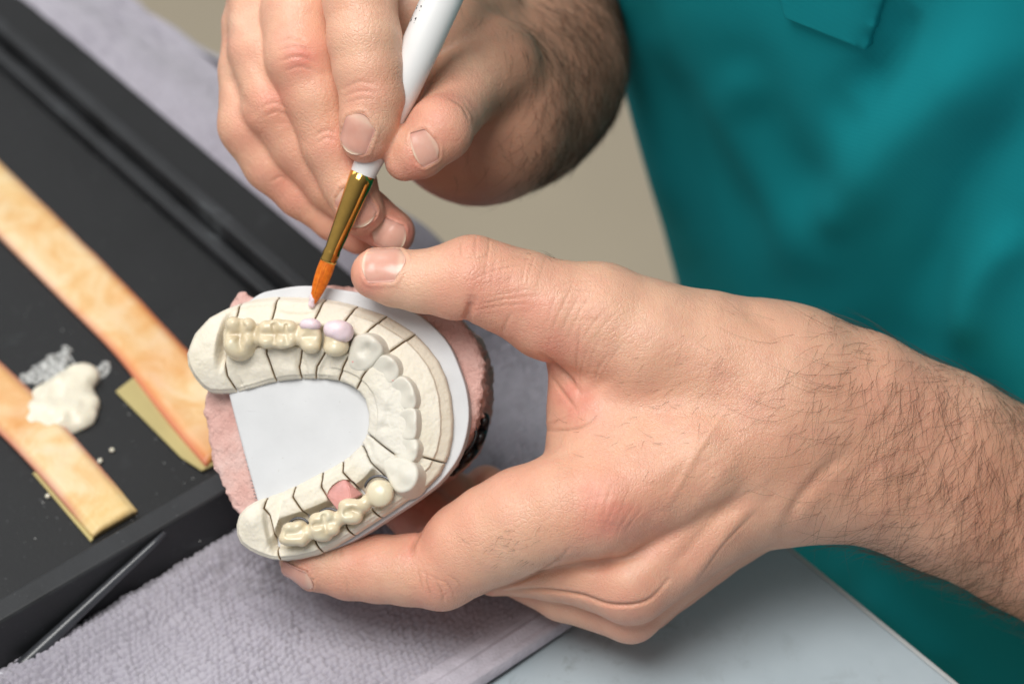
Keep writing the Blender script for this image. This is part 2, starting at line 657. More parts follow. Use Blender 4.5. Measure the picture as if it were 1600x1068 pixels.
M = dict(
    stone=mat_stone(), pink=mat_pink(), ceramic=mat_ceramic(), skin=mat_skin('skin'), nail=mat_nail(),
    towel=mat_towel(), shirt=mat_shirt(), table=mat_table(), black=mat_black(),
    rim=mat_black(3.0, 'scuffed_black_plastic'), hem=simple('woven_hem', (0.50, 0.475, 0.535), 0.95, 0.12, 220, 0.8, 1100, 0.0006, spec=0.1),
    strip=mat_strip(), strip2=mat_strip(3.1),
    plate=mat_plate(),
    plaster=simple('white_plaster', (0.67, 0.635, 0.55), 0.45, 0.05, 90, 0.2, 500, 0.0003, sss=0.1),
    pinkporc=simple('pink_porcelain_slip', (0.80, 0.65, 0.69), 0.42, 0.10, 230, 0.25, 700, 0.0003, sss=0.25),
    gum=simple('pink_gum', (0.68, 0.33, 0.30), 0.5, 0.14, 200, 0.5, 500, 0.0006, sss=0.15),
    metal=simple('dark_metal', (0.10, 0.10, 0.11), 0.35, 0.2, 300, metal=0.7),
    rubber=simple('black_rubber', (0.006, 0.006, 0.007), 0.35, 0.3, 200),
    handle=simple('white_lacquer', (0.80, 0.79, 0.78), 0.30, 0.02, 40, coat=0.4),
    gold=simple('gold_metal', (0.72, 0.44, 0.11), 0.13, 0.06, 500, 0.06, 500, 0.0002, metal=1.0),
    paste=simple('cream_paste', (0.80, 0.75, 0.61), 0.30, 0.06, 90, 0.4, 260, 0.0008, sss=0.2),
    splat=mat_film(),
    olive=simple('yellowed_paper', (0.46, 0.38, 0.16), 0.6, 0.10, 40),
    floor=simple('beige_floor', (0.70, 0.60, 0.44), 0.55, 0.06, 3),
    edge=simple('pale_edge_band', (0.42, 0.44, 0.44), 0.4, 0.05, 50),
    inkblue=simple('blue_print', (0.03, 0.16, 0.42), 0.4), inkblack=simple('black_print', (0.02, 0.03, 0.04), 0.4),
    hair=simple('arm_hair', (0.085, 0.042, 0.022), 0.45, 0.3, 50),
    greyarm=simple('worn_grey_plastic', (0.05, 0.053, 0.06), 0.28, 0.3, 150),
    clear=simple('milky_plastic', (0.72, 0.73, 0.78), 0.2, 0.03),
)

# ------------------------------------------------------------------ table frame of reference
T0 = G(1220, 840, 0.0); T1 = G(1500, 1068, 0.0)
E1 = (T1 - T0)[:2]; E1 = E1 / np.linalg.norm(E1)            # along the table edge, towards the viewer
N1 = np.array([-E1[1], E1[0]])                              # across the edge, away from the table
if N1[1] < 0: N1 = -N1
EDGE = T0[:2]
TW = 0.004                                                   # towel thickness


def tab(w):
    """world xy -> (along, across) of the table; across = 0 at the edge, negative on the table"""
    w = np.asarray(w)[..., :2] - EDGE
    return np.stack([w @ E1, w @ N1], -1)


def untab(ab, z=None):
    ab = np.asarray(ab, float)
    p = EDGE + ab[..., :1] * E1 + ab[..., 1:2] * N1
    if z is None: return p
    return np.concatenate([p, np.broadcast_to(np.asarray(z, float), p.shape[:-1])[..., None]], -1)


def box_ab(a0, a1, b0, b1, z0, z1):
    p = [untab((a, b)) for a, b in ((a0, b0), (a1, b0), (a1, b1), (a0, b1))]
    area = sum(p[i][0] * p[(i + 1) % 4][1] - p[(i + 1) % 4][0] * p[i][1] for i in range(4))
    if area < 0: p = p[::-1]
    return prism(p, z0, z1)


# floor far below the table
fl = MB(); fl.add(*prism([(-4, -3), (5, -3), (5, 6), (-4, 6)], -0.80, -0.76))
tag(fl.build('floor', M['floor'], smooth=False), kind='structure')

# the table: top and a thin pale band along its edge
tb = MB(); tb.add(*box_ab(-1.1, 0.55, -0.75, -0.0012, -0.026, 0.0))
table = tag(tb.build('table', M['table'], smooth=False), 'grey blue speckled table top with a pale edge, under the towel', 'table')
bevel(table, 0.0008, 2)
eb = MB(); eb.add(*box_ab(-1.1, 0.55, -0.0012, 0.0002, -0.0255, -0.0004))
bevel(eb.build('edge_band', M['edge'], table, smooth=False), 0.0003, 2)

# ------------------------------------------------------------------ the towel
hemA = tab(G(905, 975, 0.002)); hemB = tab(G(760, 1068, 0.002))
A_HEM = float((hemA[0] + hemB[0]) / 2)
tray_c = tab(G(402, 763, 0.025))         # near right upper corner of the tray
print('A_HEM', A_HEM, hemA, hemB, 'tray corner', tray_c)
near_in = [tab(G(0, 939, 0.025)), tab(G(334, 731, 0.025))]
near_out = [tab(G(0, 974, 0.025)), tab(G(324, 780, 0.025))]
print('near rim inner/outer', near_in, near_out)
print('far lines', [tab(G(0, 43, .025)), tab(G(432, 417, .025))], [tab(G(0, 94, .018)), tab(G(354, 417, .018))], [tab(G(51, 0, .004)), tab(G(480, 370, .004))])
TA1 = float((near_out[0][0] + near_out[1][0]) / 2)        # near outer face of the tray (along)
TA0 = float((near_in[0][0] + near_in[1][0]) / 2)
fb = [tab(G(0, 43, .025)), tab(G(432, 417, .025))]
TB1 = float((fb[0][1] + fb[1][1]) / 2) + 0.004            # outer side of the far rim (across)
fl2 = [tab(G(0, 94, .018)), tab(G(354, 417, .018))]
TB0 = float((fl2[0][1] + fl2[1][1]) / 2)
print('TA', TA0, TA1, 'TB', TB0, TB1)


def towel_height(a, b):
    z = np.full(a.shape, TW)
    P = np.stack([a * 9, b * 9, np.zeros_like(a)], -1)
    z = z + 0.0016 * (fbm(P, 3, 3) + 0.3)
    # puffed up beside the tray, pressed flat under it
    da = a - TA1
    db = b - TB1
    out = np.hypot(np.maximum(da, 0), np.maximum(db, 0))
    inside = (da < 0) & (db < 0)
    z = z + 0.0045 * np.exp(-((out - 0.006) / 0.006) ** 2) * ~inside
    z = np.where(inside, np.minimum(z, 0.003), z)
    # folds running along the far edge
    z = z + 0.009 * np.exp(-((b + 0.030 + 0.008 * np.sin(a * 9)) / 0.016) ** 2) * sstep(-0.10, -0.16, a)
    z = z - 0.004 * np.exp(-((b + 0.062 + 0.008 * np.sin(a * 7)) / 0.012) ** 2) * sstep(-0.10, -0.16, a)
    return z


def make_towel():
    aa = np.concatenate([np.arange(-0.95, -0.30, 0.004), np.arange(-0.30, A_HEM - 0.0113, 0.00046)])
    bb = np.concatenate([np.arange(-0.70, -0.42, 0.004), np.arange(-0.42, 0.0, 0.00046)])
    # the towel stops a little over the table edge
    A, B = np.meshgrid(aa, bb, indexing='ij')
    z = towel_height(A, B)
    # rows of loops: a jittered, staggered lattice of little tufts
    pu, pv = 0.00178, 0.0019
    wob = 0.0014 * vnoise(np.stack([A * 160, B * 160, 0 * A], -1), 5)
    u = (A + wob) / pu
    v = (B + 0.0016 * vnoise(np.stack([A * 110, B * 110, 0 * A], -1), 8)) / pv
    v = v + 0.5 * (np.floor(u) % 2)
    cu = np.floor(u); cvv = np.floor(v)
    jit = (np.sin(cu * 12.9898 + cvv * 78.233) * 43758.5453) % 1.0
    jit2 = (np.sin(cu * 39.425 + cvv * 11.135) * 24634.6345) % 1.0
    du = (u - cu - 0.5 - 0.34 * (jit - 0.5)); dv = (v - cvv - 0.5 - 0.34 * (jit2 - 0.5))
    tuft = np.clip(1 - (du / 0.56) ** 2 - (dv / 0.60) ** 2, 0, 1) ** 0.5
    loop_end = 0.25 + 0.75 * sstep(A_HEM - 0.0113, A_HEM - 0.020, A)
    lay = loop_end * sstep(-0.5, 0.35, fbm(np.stack([A * 34, B * 34, 0 * A], -1), 12, 3))      # some loops lie flat
    z = z + tuft * (0.0007 + 0.0010 * jit) * (0.30 + 0.85 * lay) + 0.0007 * fbm(np.stack([A * 130, B * 130, 0 * A], -1), 14, 2)
    v3 = untab(np.stack([A, B], -1), z)
    na, nb = A.shape
    ii = np.arange(na * nb).reshape(na, nb)
    q = np.stack([ii[:-1, :-1], ii[:-1, 1:], ii[1:, 1:], ii[1:, :-1]], -1).reshape(-1, 4)
    if np.cross(np.append(E1, 0), np.append(N1, 0))[2] > 0: q = q[:, ::-1]
    o = mesh_obj('towel', v3.reshape(-1, 3), q, M['towel'], loc=untab((-0.2, -0.2), 0.0))
    shade = np.zeros((na * nb, 3), np.float32)
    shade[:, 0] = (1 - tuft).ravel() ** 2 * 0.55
    # grey powder spilt beside the tray; the last spot is mostly painted hand shadow
    st = 0
    for px, py, r, w in ((400, 890, 0.012, .45), (330, 905, .010, .25), (455, 925, 0.014, .30), (800, 600, .03, .25)):
        c = tab(G(px, py, 0.004))
        st = st + w * np.exp(-((A - c[0]) ** 2 + (B - c[1]) ** 2) / r ** 2)
    st = st * (0.45 + 0.55 * vnoise(np.stack([A * 420, B * 420, 0 * A], -1), 31)).clip(0, 1)
    shade[:, 1] = np.clip(st.ravel(), 0, 0.7)
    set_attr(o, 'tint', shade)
    tag(o, 'lavender grey terry towel spread over the table', 'towel')
    # hanging strip over the table edge
    n = 160
    av = np.linspace(-0.95, A_HEM, n)
    prof = [(-0.0005, 0.0060), (0.0025, 0.0052), (0.0046, 0.002), (0.0052, -0.004), (0.0056, -0.014), (0.0058, -0.016),
            (0.0030, -0.016), (0.0012, -0.010), (0.0012, 0.0)]
    vs = []; fs = []
    for i, a in enumerate(av):
        for b, z in prof:
            vs.append(untab((a, b + 0.0012 * math.sin(a * 61) + 0.0008 * math.sin(a * 173)), z + 0.0018 * math.sin(a * 41)))
    m = len(prof)
    for i in range(n - 1):
        for j in range(m - 1):
            fs.append((i * m + j, i * m + j + 1, (i + 1) * m + j + 1, (i + 1) * m + j))
    mesh_obj('hanging_edge', vs, fs, M['towel'], o)
    # flat woven hem at the near end, with two stitched ridges
    a2 = np.arange(A_HEM - 0.0120, A_HEM + 0.0001, 0.00045)
    b2 = np.concatenate([np.arange(-0.70, -0.42, 0.004), np.arange(-0.42, 0.0, 0.0009)])
    A2, B2 = np.meshgrid(a2, b2, indexing='ij')
    t = (A2 - (A_HEM - 0.012)) / 0.012
    z2 = towel_height(A2, B2) + 0.0004 + 0.0008 * np.sin(t * 3.0) + 0.0005 * np.exp(-((t - 0.45) / 0.08) ** 2) - 0.0005 * np.exp(-((t - 0.33) / 0.05) ** 2) \
        + 0.0003 * np.exp(-((t - 0.86) / 0.10) ** 2) - 0.0004 * np.exp(-((t - 0.70) / 0.04) ** 2)
    z2 = z2 + 0.00015 * np.sin(B2 / 0.0021 * 2 * np.pi) * np.sin(t * 60) + 0.0006 * vnoise(np.stack([A2 * 40, B2 * 40, 0 * A2], -1), 4)
    z2 = z2 * (1 - sstep(0.94, 1.0, t)) + 0.0004 * sstep(0.94, 1.0, t)
    na, nb = A2.shape
    ii = np.arange(na * nb).reshape(na, nb)
    q = np.stack([ii[:-1, :-1], ii[:-1, 1:], ii[1:, 1:], ii[1:, :-1]], -1).reshape(-1, 4)
    if np.cross(np.append(E1, 0), np.append(N1, 0))[2] > 0: q = q[:, ::-1]
    h = mesh_obj('hem', untab(np.stack([A2, B2], -1), z2).reshape(-1, 3), q, M['hem'], o)
    set_attr(h, 'tint', np.stack([0.10 * np.exp(-((t.ravel() - 0.33) / 0.05) ** 2) + 0.08 * np.exp(-((t.ravel() - 0.70) / 0.04) ** 2), 0 * t.ravel(), 0 * t.ravel()], 1))
    return o


make_towel()

# ------------------------------------------------------------------ the tray
tray = empty('tray', untab((TA1 - 0.2, TB1 - 0.15), 0.004), 'black palette tray with raised rims, lying on the towel', 'tray')
Z0, ZF, ZT = 0.0045, 0.0145, 0.025
TL = TA1 - 0.62; TBL = TB1 - 0.40
m = MB(); m.add(*box_ab(TL + .006, TA0, TBL + .006, TB0, Z0, ZF))
bevel(m.build('tray_floor', M['black'], tray, smooth=False), 0.0006, 2)
m = MB(); m.add(*box_ab(TA0 + 0.0002, TA1, TBL, TB1, Z0, ZT))
bevel(m.build('near_rim', M['rim'], tray, smooth=False), 0.0012, 3)
# stepped rim on the far side: a low ledge, a groove, the rim and an outer lip
wR = TB1 - TB0
m = MB(); m.add(*box_ab(TL, TA0, TB0 + 0.0002, TB0 + 0.0050, Z0, ZF + 0.0045))
bevel(m.build('ledge', M['rim'], tray, smooth=False), 0.0009, 3)
m = MB(); m.add(*box_ab(TL, TA0, TB0 + 0.0052, TB1 - 0.0052, Z0, ZF + 0.0012))
m.build('groove', M['black'], tray, smooth=False)
m = MB(); m.add(*box_ab(TL, TA0, TB1 - 0.0050, TB1, Z0, ZT))
bevel(m.build('far_rim', M['rim'], tray, smooth=False), 0.0010, 3)
m = MB(); m.add(*box_ab(TL, TA1, TB1 + 0.0002, TB1 + 0.0200, Z0, ZT - 0.012))
bevel(m.build('outer_lip', M['black'], tray, smooth=False), 0.0015, 3)
# slanting arm along the near face, thicker at its lower end
pA = G(248, 822, 0.0235); pB = G(12, 1040, 0.006)
offn = np.append(E1, 0) * 0.004
ts = np.linspace(0, 1, 14)
path = np.array([pA * (1 - t) + pB * t + offn * 0.8 for t in ts])
v_, f_ = tube(path, 0.0008 + 0.0013 * ts ** 0.8, 12)
m = MB(); m.add(v_, f_)
arm = m.build('hinge_arm', M['greyarm'], tray)
ev, ef = tube(np.array([pB + offn + d * (pB - pA) / np.linalg.norm(pB - pA) for d in (0.0012, 0.003, 0.007, 0.009)]), [0.003, 0.0045, 0.0045, 0.0035], 20)
m = MB(); m.add(ev, ef); m.build('end_cap', M['clear'], arm)


def strip_obj(name, left, right, z, mat, th, label, cat, seed, fn, nseg=60, nw=22):
    """a soaked strip between two edge polylines given in photo pixels (lying at height z)"""
    L = smooth_poly([G(*p, z) for p in left], 12, False)
    Rr = smooth_poly([G(*p, z) for p in right], 12, False)
    def res(p):
        d = np.r_[0, np.cumsum(np.linalg.norm(np.diff(p, axis=0), axis=1))]
        t = np.linspace(0, d[-1], nseg)
        return np.stack([np.interp(t, d, p[:, i]) for i in range(3)], 1)
    L = res(L); Rr = res(Rr)
    w = np.linspace(0, 1, nw)
    top = L[:, None] * (1 - w[None, :, None]) + Rr[:, None] * w[None, :, None]
    e = np.minimum(w, 1 - w)
    hgt = th * (0.62 + 0.38 * sstep(0, 0.16, e))[None, :] + 0.0006 * fbm(top * 70, seed, 3)
    top = top.copy(); top[..., 2] = z + hgt
    bot = top.copy(); bot[..., 2] = z + 0.0003
    n = nseg * nw
    ii = np.arange(n).reshape(nseg, nw)
    q = [tuple(x) for x in np.stack([ii[:-1, :-1], ii[:-1, 1:], ii[1:, 1:], ii[1:, :-1]], -1).reshape(-1, 4)]
    fb_ = [tuple(np.array(x[::-1]) + n) for x in q]
    side = []
    ring = list(ii[0]) + list(ii[1:, -1]) + list(ii[-1, ::-1][1:]) + list(ii[::-1, 0][1:-1])
    for i in range(len(ring)):
        a, b = ring[i], ring[(i + 1) % len(ring)]
        side.append((b, a, a + n, b + n))
    V3 = np.concatenate([top.reshape(-1, 3), bot.reshape(-1, 3)])
    o = mesh_obj(name, V3, q + fb_ + side, mat, loc=np.append(V3.mean(0)[:2], z))
    bm = bmesh.new(); bm.from_mesh(o.data); bmesh.ops.recalc_face_normals(bm, faces=bm.faces); bm.to_mesh(o.data); bm.free()
    tt = np.repeat(np.linspace(0, 1, nseg), nw); ww = np.tile(w, nseg)
    P = top.reshape(-1, 3)
    c = fn(tt, ww, P)
    set_attr(o, 'tint', np.concatenate([c, c]))
    tag(o, label, cat, 'stained strips in the tray')
    return o


def colA(t, w, P):
    e = np.minimum(w, 1 - w)
    n = fbm(P * 45, 11, 3)
    r = np.clip(sstep(0.45, 0.95, t) * (0.55 + 0.9 * n), 0, 1) * 0.75 + 0.75 * np.exp(-(np.where(w < .5, w, 1 - w) / 0.10) ** 2) * sstep(0.3, 0.7, t)
    p = 0.6 * np.exp(-(e / 0.06) ** 2)
    y = 0.5 * (1 - sstep(0.0, 0.35, t)) * (w > .6)
    return np.clip(np.stack([r, p, y], 1), 0, 1)


def colB(t, w, P):
    e = np.minimum(w, 1 - w)
    n = fbm(P * 55, 12, 3)
    r = np.clip((1 - sstep(0.28, 0.55, t)) * (0.5 + 0.7 * n), 0, 0.8)
    p = 0.75 * np.exp(-(e / 0.07) ** 2) * (1 - sstep(0.85, 0.97, t))
    y = 0.55 * sstep(0.80, 0.97, t)
    return np.clip(np.stack([r, p, y], 1), 0, 1)


strip_obj('paper_strip', [(-70, 306), (0, 375), (95, 470), (180, 557), (262, 662), (322, 733)], [(-70, 186), (0, 258), (110, 365), (205, 460), (300, 560), (392, 672)],
          ZF + 0.0002, M['strip'], 0.0028, 'long orange stained strip across the tray, its end hidden behind the model', 'strip', 21, colA)
strip_obj('paper_strip', [(-70, 620), (0, 681), (55, 738), (100, 790), (146, 843)], [(-70, 512), (0, 571), (55, 622), (120, 692), (215, 803)],
          ZF + 0.0002, M['strip2'], 0.0032, 'short peach strip under the cream paste, ending at the near rim', 'strip', 22, colB)

ol = [G(*p, ZF + 0.0003) for p in ((181, 613), (217, 585), (262, 640), (338, 726), (316, 737), (283, 716))]
pl = [tuple(p[:2]) for p in ol]
ar = sum(pl[i][0] * pl[(i + 1) % 6][1] - pl[(i + 1) % 6][0] * pl[i][1] for i in range(6))
if ar < 0: pl = pl[::-1]
m = MB(); m.add(*prism(pl, ZF + 0.0003, ZF + 0.0011))
o = tag(m.build('paper_sheet', M['olive'], smooth=False), 'flat yellowed olive paper piece partly under the long strip', 'paper')
bevel(o, 0.0002, 1)
ol = [G(*p, ZF + 0.0003) for p in ((51, 740), (62, 738), (150, 838), (142, 847))]
pl = [tuple(p[:2]) for p in ol]
ar = sum(pl[i][0] * pl[(i + 1) % 4][1] - pl[(i + 1) % 4][0] * pl[i][1] for i in range(4))
if ar < 0: pl = pl[::-1]
m = MB(); m.add(*prism(pl, ZF + 0.0002, ZF + 0.0008))
tag(m.build('paper_sheet', M['olive'], smooth=False), 'thin dull paper edge peeking out under the short peach strip', 'paper')

# heap of cream paste with fingers, and the thin dried smear and crumbs round it
def blob_field(items, z, k):
    cs = [(G(px, py, z), r, h) for px, py, r, h in items]
    return cs

def paste():
    items = [(95, 636, .0075, .0050), (72, 645, .0055, .0042), (116, 628, .0060, .0056), (122, 648, .0052, .0048), (60, 655, .0045, .0036),
             (42, 662, .0040, .003), (85, 660, .0050, .0038), (100, 610, .0050, .0042), (112, 590, .0030, .0030), (113, 576, .0024, .0024), (133, 592, .0028, .003), (136, 582, .0022, .0024), (72, 618, .0042, .0036)]
    cs = [(np.array([*G(px, py, ZF + 0.001)[:2], ZF + 0.0005]), r, h) for px, py, r, h in items]
    def f(P):
        d = None
        for c, r, h in cs:
            e = ellip(P, c, (r * 1.14, r * 1.24, h * 0.56))
            d = e if d is None else smin(d, e, 0.0034)
        return d + 0.0011 * vnoise(P * 120, 3) + 0.0005 * vnoise(P * 300, 5)
    c0 = np.mean([c for c, _, _ in cs], 0)
    v, q = extract(f, c0 - [.032, .034, .004], c0 + [.032, .034, .012], 0.0005, refine=0)
    tag(mesh_obj('paste_heap', v, q, M['paste'], loc=[c0[0], c0[1], ZF]), 'heap of cream paste dropped over the short peach strip', 'paste')

paste()

def splatter():
    mb = MB()
    r_ = random.Random(4)
    def streak(pts, r0, r1, hgt):
        """flattened run of paste along photo pixels"""
        p = smooth_poly(pts, 6, False)
        n = len(p)
        path = np.array([[*G(x, y, ZF)[:2], ZF + 0.00015] for x, y in p])
        rad = np.array([r0 + (r1 - r0) * i / (n - 1) for i in range(n)]) * np.array([0.75 + 0.5 * r_.random() for _ in range(n)])
        rad[0] *= .4; rad[-1] *= .4
        v_, f_ = tube(path, rad, 10)
        v_[:, 2] = ZF + 0.00012 + np.clip((v_[:, 2] - path[0][2]) * hgt, -0.0001, 1)
        mb.add(v_, f_)
    for pts, a0, a1, hg in (([(98, 585), (100, 565), (103, 550), (106, 545)], .0011, .0018, .7), ([(93, 590), (86, 575), (80, 560), (78, 556)], .0009, .0012, .5), ([(75, 590), (62, 580), (52, 572)], .0006, .0010, .4),
                            ([(60, 600), (44, 594), (32, 590)], .0006, .0008, .4), ([(140, 600), (152, 584), (163, 570), (168, 572)], .0007, .0013, .5), ([(88, 572), (96, 580), (92, 588)], .0012, .0014, .4),
                            ([(45, 582), (60, 570), (80, 558), (100, 549)], .0003, .0004, .5), ([(70, 585), (75, 570), (84, 556)], .0003, .0003, .6), ([(118, 570), (108, 556), (104, 548)], .0003, .0005, .6), ([(150, 600), (158, 590), (165, 580)], .0003, .0004, .5)):
        streak(pts, a0, a1, hg)
    spots = [(75, 576, .0042), (55, 586, .0030), (96, 564, .0030), (86, 590, .0034), (158, 579, .0024), (38, 592, .0018)]
    for px, py, rr, n in ((75, 578, 20, 16), (50, 590, 14, 12), (158, 580, 8, 9)):
        for _ in range(n):
            a = r_.uniform(0, 6.28); d = rr * r_.random() ** .6
            spots.append((px + d * math.cos(a) * 1.2, py + d * math.sin(a) * .8, r_.uniform(.00015, .0005)))
    for _ in range(70):
        spots.append((r_.uniform(20, 320), r_.uniform(420, 850), r_.uniform(.00008, .0002)))
    for px, py, s in spots:
        c = G(px, py, ZF); c[2] = ZF
        n = 7; an = r_.uniform(0, 6.28); el = r_.uniform(1, 1.9)
        hz = min(s, .0006)
        vs = [c + [0, 0, hz * .35]]
        for rr, zz in ((.6, .28), (1.0, 0.0)):
            for j in range(n):
                t = 6.283 * j / n; jj = r_.uniform(.75, 1.2)
                x = rr * s * math.cos(t) * el * jj; y = rr * s * math.sin(t) * jj
                vs.append(c + [x * math.cos(an) - y * math.sin(an), x * math.sin(an) + y * math.cos(an), zz * hz + 0.00005])
        fs = [(0, 1 + j, 1 + (j + 1) % n) for j in range(n)] + [(1 + j, 1 + n + j, 1 + n + (j + 1) % n, 1 + (j + 1) % n) for j in range(n)]
        mb.add(np.array(vs), fs)
    o = mb.build('paste_splatter', M['splat'], loc=[*G(100, 590, ZF)[:2], ZF])
    tag(o, 'thin whitish paste smears splashed over the black tray floor', 'splatter', kind='stuff')

splatter()
# loose crumbs of paste
for px, py, s, lab in ((175, 704, .0007, 'upper of two white paste crumbs right of the short peach strip'), (157, 721, .0008, 'lower of two white paste crumbs right of the short peach strip'), (75, 776, .0007, 'lone white paste crumb left of the short peach strip')):
    c = G(px, py, ZF); c[2] = ZF + s * .6
    bm = bmesh.new(); bmesh.ops.create_icosphere(bm, subdivisions=2, radius=s)
    vs = np.array([v.co[:] for v in bm.verts]); fs = [[v.index for v in f.verts] for f in bm.faces]; bm.free()
    vs = vs * (1 + 0.25 * vnoise(vs * 900 + px, 1))[:, None] * [1, 1, .7] + c
    tag(mesh_obj('paste_crumb', vs, fs, M['paste'], loc=[c[0], c[1], ZF]), lab, 'crumb', 'loose crumbs in the tray')

# ------------------------------------------------------------------ the dental model
# local frame of the model: x right, y up in its own plane, z out of the tooth row; tilted a little away from the viewer
_tx, _ty = math.radians(-7.5), math.radians(-9.5)
RX = np.array([[1, 0, 0], [0, math.cos(_tx), -math.sin(_tx)], [0, math.sin(_tx), math.cos(_tx)]])
RY = np.array([[math.cos(_ty), 0, math.sin(_ty)], [0, 1, 0], [-math.sin(_ty), 0, math.cos(_ty)]])
RC = RY @ RX
CC = V(520, 660, -35)


def c2u(p):
    """model frame -> work frame"""
    return np.asarray(p, float) @ RC.T + CC


def L(px, py, z):
    """the model-frame point at height z that is seen at a photo pixel"""
    q = np.array([px - 520.0, 660.0 - py, z])
    for _ in range(6):
        u = c2u(q)
        d = 1 - u[2] / F
        ex = (px - CX) - u[0] / d
        ey = (CY - py) - u[1] / d
        q[0] += ex; q[1] += ey
    return q


def LP(pts, z): return np.array([L(p[0], p[1], z)[:2] for p in pts])


cast = empty('dental_model', toworld(c2u((0, 0, -230))), 'ivory plaster dental model on a white plate and pink base, held in the left hand', 'dental model')


def cobj(name, verts, faces, mat, parent, **k):
    return mesh_obj(name, toworld(c2u(verts)), faces, mat, parent, **k)


Z_PLATE = -52.0
z1 = lambda a: [(280 + x / 2.224, 420 + y / 2.224) for x, y in a]
outer = z1([(35, 300), (60, 228), (110, 170), (160, 142), (205, 122), (260, 104), (330, 95), (410, 96), (490, 100), (550, 110), (610, 125), (665, 143), (715, 160), (765, 190), (815, 222),
            (860, 268), (898, 318), (925, 375), (942, 440), (950, 520), (948, 580), (935, 645), (905, 710), (865, 752), (825, 782), (775, 815), (720, 852), (660, 890), (600, 930), (540, 965),
            (480, 992), (420, 1006), (365, 1012), (325, 1008), (285, 995), (250, 978), (220, 955), (206, 925), (204, 890), (214, 855), (238, 828), (268, 808), (300, 795), (350, 775), (400, 755), (445, 732),
            (490, 708), (530, 690), (565, 668), (600, 645), (632, 615), (652, 580), (661, 540), (661, 500), (650, 455), (632, 430), (605, 408), (575, 394), (545, 385), (510, 380), (470, 379), (410, 380), (360, 385),
            (310, 394), (250, 412), (190, 427), (145, 432), (110, 430), (85, 412), (60, 380), (40, 340)])
OUT = LP(outer, -40)
cen = [(318, 556), (345, 535), (378, 527), (435, 522), (485, 524), (528, 530), (572, 548), (602, 578), (626, 612), (633, 655), (630, 692), (616, 735), (592, 770), (550, 800), (505, 822), (460, 838), (425, 846), (398, 826)]
CEN = smooth_poly(LP(cen, -15), 8, False)
cuts = [
    [(378, 455), (374, 475), (371, 492), (362, 525), (352, 553), (355, 587), (366, 609), (368, 616)],
    [(434, 456), (432, 466), (427, 496), (421, 525), (418, 553), (424, 575), (429, 595), (431, 604)],
    [(512, 452), (506, 466), (495, 494), (484, 522), (473, 549), (466, 572), (468, 589), (470, 600)],
    [(562, 468), (556, 477), (541, 500), (523, 530), (508, 554), (495, 572), (491, 588), (489, 598)],
    [(610, 484), (603, 491), (577, 516), (560, 538), (547, 556), (536, 574), (527, 593), (523, 602)],
    [(656, 512), (647, 520), (622, 540), (600, 557), (582, 571), (568, 588), (555, 609), (548, 620)],
    [(570, 674), (576, 678), (599, 696), (622, 713), (640, 715), (658, 713), (688, 721), (712, 724)],
    [(558, 684), (567, 697), (580, 722), (606, 748), (628, 760), (641, 765), (652, 772), (664, 780)],
    [(531, 712), (534, 721), (537, 738), (551, 753), (566, 771), (574, 785), (581, 796), (599, 812), (606, 818)],
    [(501, 728), (502, 738), (504, 762), (522, 790), (544, 827), (555, 839), (560, 846)],
    [(459, 748), (459, 758), (459, 777), (470, 793), (482, 810), (487, 828), (494, 848), (503, 863), (506, 870)],
    [(417, 768), (416, 776), (413, 794), (422, 805), (426, 823), (429, 842), (433, 858), (437, 872), (439, 880)]]

gh = 1.0
lo2 = OUT.min(0) - 8; hi2 = OUT.max(0) + 8
gx = np.arange(lo2[0], hi2[0], gh); gy = np.arange(lo2[1], hi2[1], gh); gz = np.arange(Z_PLATE - 5, 34, gh)
X2, Y2 = np.meshgrid(gx, gy, indexing='ij')
P2 = np.stack([X2.ravel(), Y2.ravel()], 1)
dOut = poly_dist(P2, OUT).reshape(X2.shape)
dCut = np.full(len(P2), 1e9)
for k, c in enumerate(cuts):
    wob = 0.9 * vnoise(np.stack([P2[:, 0] * .09, P2[:, 1] * .09, 0 * P2[:, 0] + k], 1), 5)
    dCut = np.minimum(dCut, np.abs(poly_dist(P2, LP(c, -28), False) + 0.0) + 0.0 * wob)
dCut = dCut.reshape(X2.shape)
# nearest place on the tooth-row line: arc length fraction and signed side (+ outward)
best = np.full(len(P2), 1e9); sI = np.zeros(len(P2)); side = np.zeros(len(P2))
for i in range(len(CEN) - 1):
    a, b = CEN[i], CEN[i + 1]; e = b - a; wv = P2 - a
    t = np.clip((wv @ e) / (e @ e), 0, 1)
    dd = np.hypot(*(wv - t[:, None] * e).T)
    m = dd < best
    best = np.where(m, dd, best); sI = np.where(m, (i + t) / (len(CEN) - 1), sI)
    side = np.where(m, np.sign(e[0] * wv[:, 1] - e[1] * wv[:, 0]), side)
T2 = (best * side).reshape(X2.shape); S2 = sI.reshape(X2.shape)
n17 = len(cen) - 1
f_up = 1.5 / n17; f_low = 11.6 / n17; f_end = 16.4 / n17


def px_field(px, py, r, z=-20):
    c = L(px, py, z)
    return np.exp(-((X2 - c[0]) ** 2 + (Y2 - c[1]) ** 2) / r ** 2)


def ell_field(px, py, rx, ry, ang, z=-20, p=2.0):
    c = L(px, py, z); a = math.radians(ang)
    u = (X2 - c[0]) * math.cos(a) + (Y2 - c[1]) * math.sin(a)
    v = -(X2 - c[0]) * math.sin(a) + (Y2 - c[1]) * math.cos(a)
    return np.exp(-((u / rx) ** 2 + (v / ry) ** 2) ** (p / 2))


inn = np.maximum(-T2, 0); outw = np.maximum(T2, 0)
H_up = -17 - 12 * sstep(14, 55, inn) - 9 * sstep(50, 75, inn) - 11 * sstep(10, 50, outw) - 10 * sstep(52, 64, outw) - 18 * np.exp(-(T2 / 15) ** 4)
H_fr = -17 - 11 * sstep(16, 75, inn) - 0.24 * np.maximum(outw - 6, 0) - 2 * sstep(8, 20, outw)
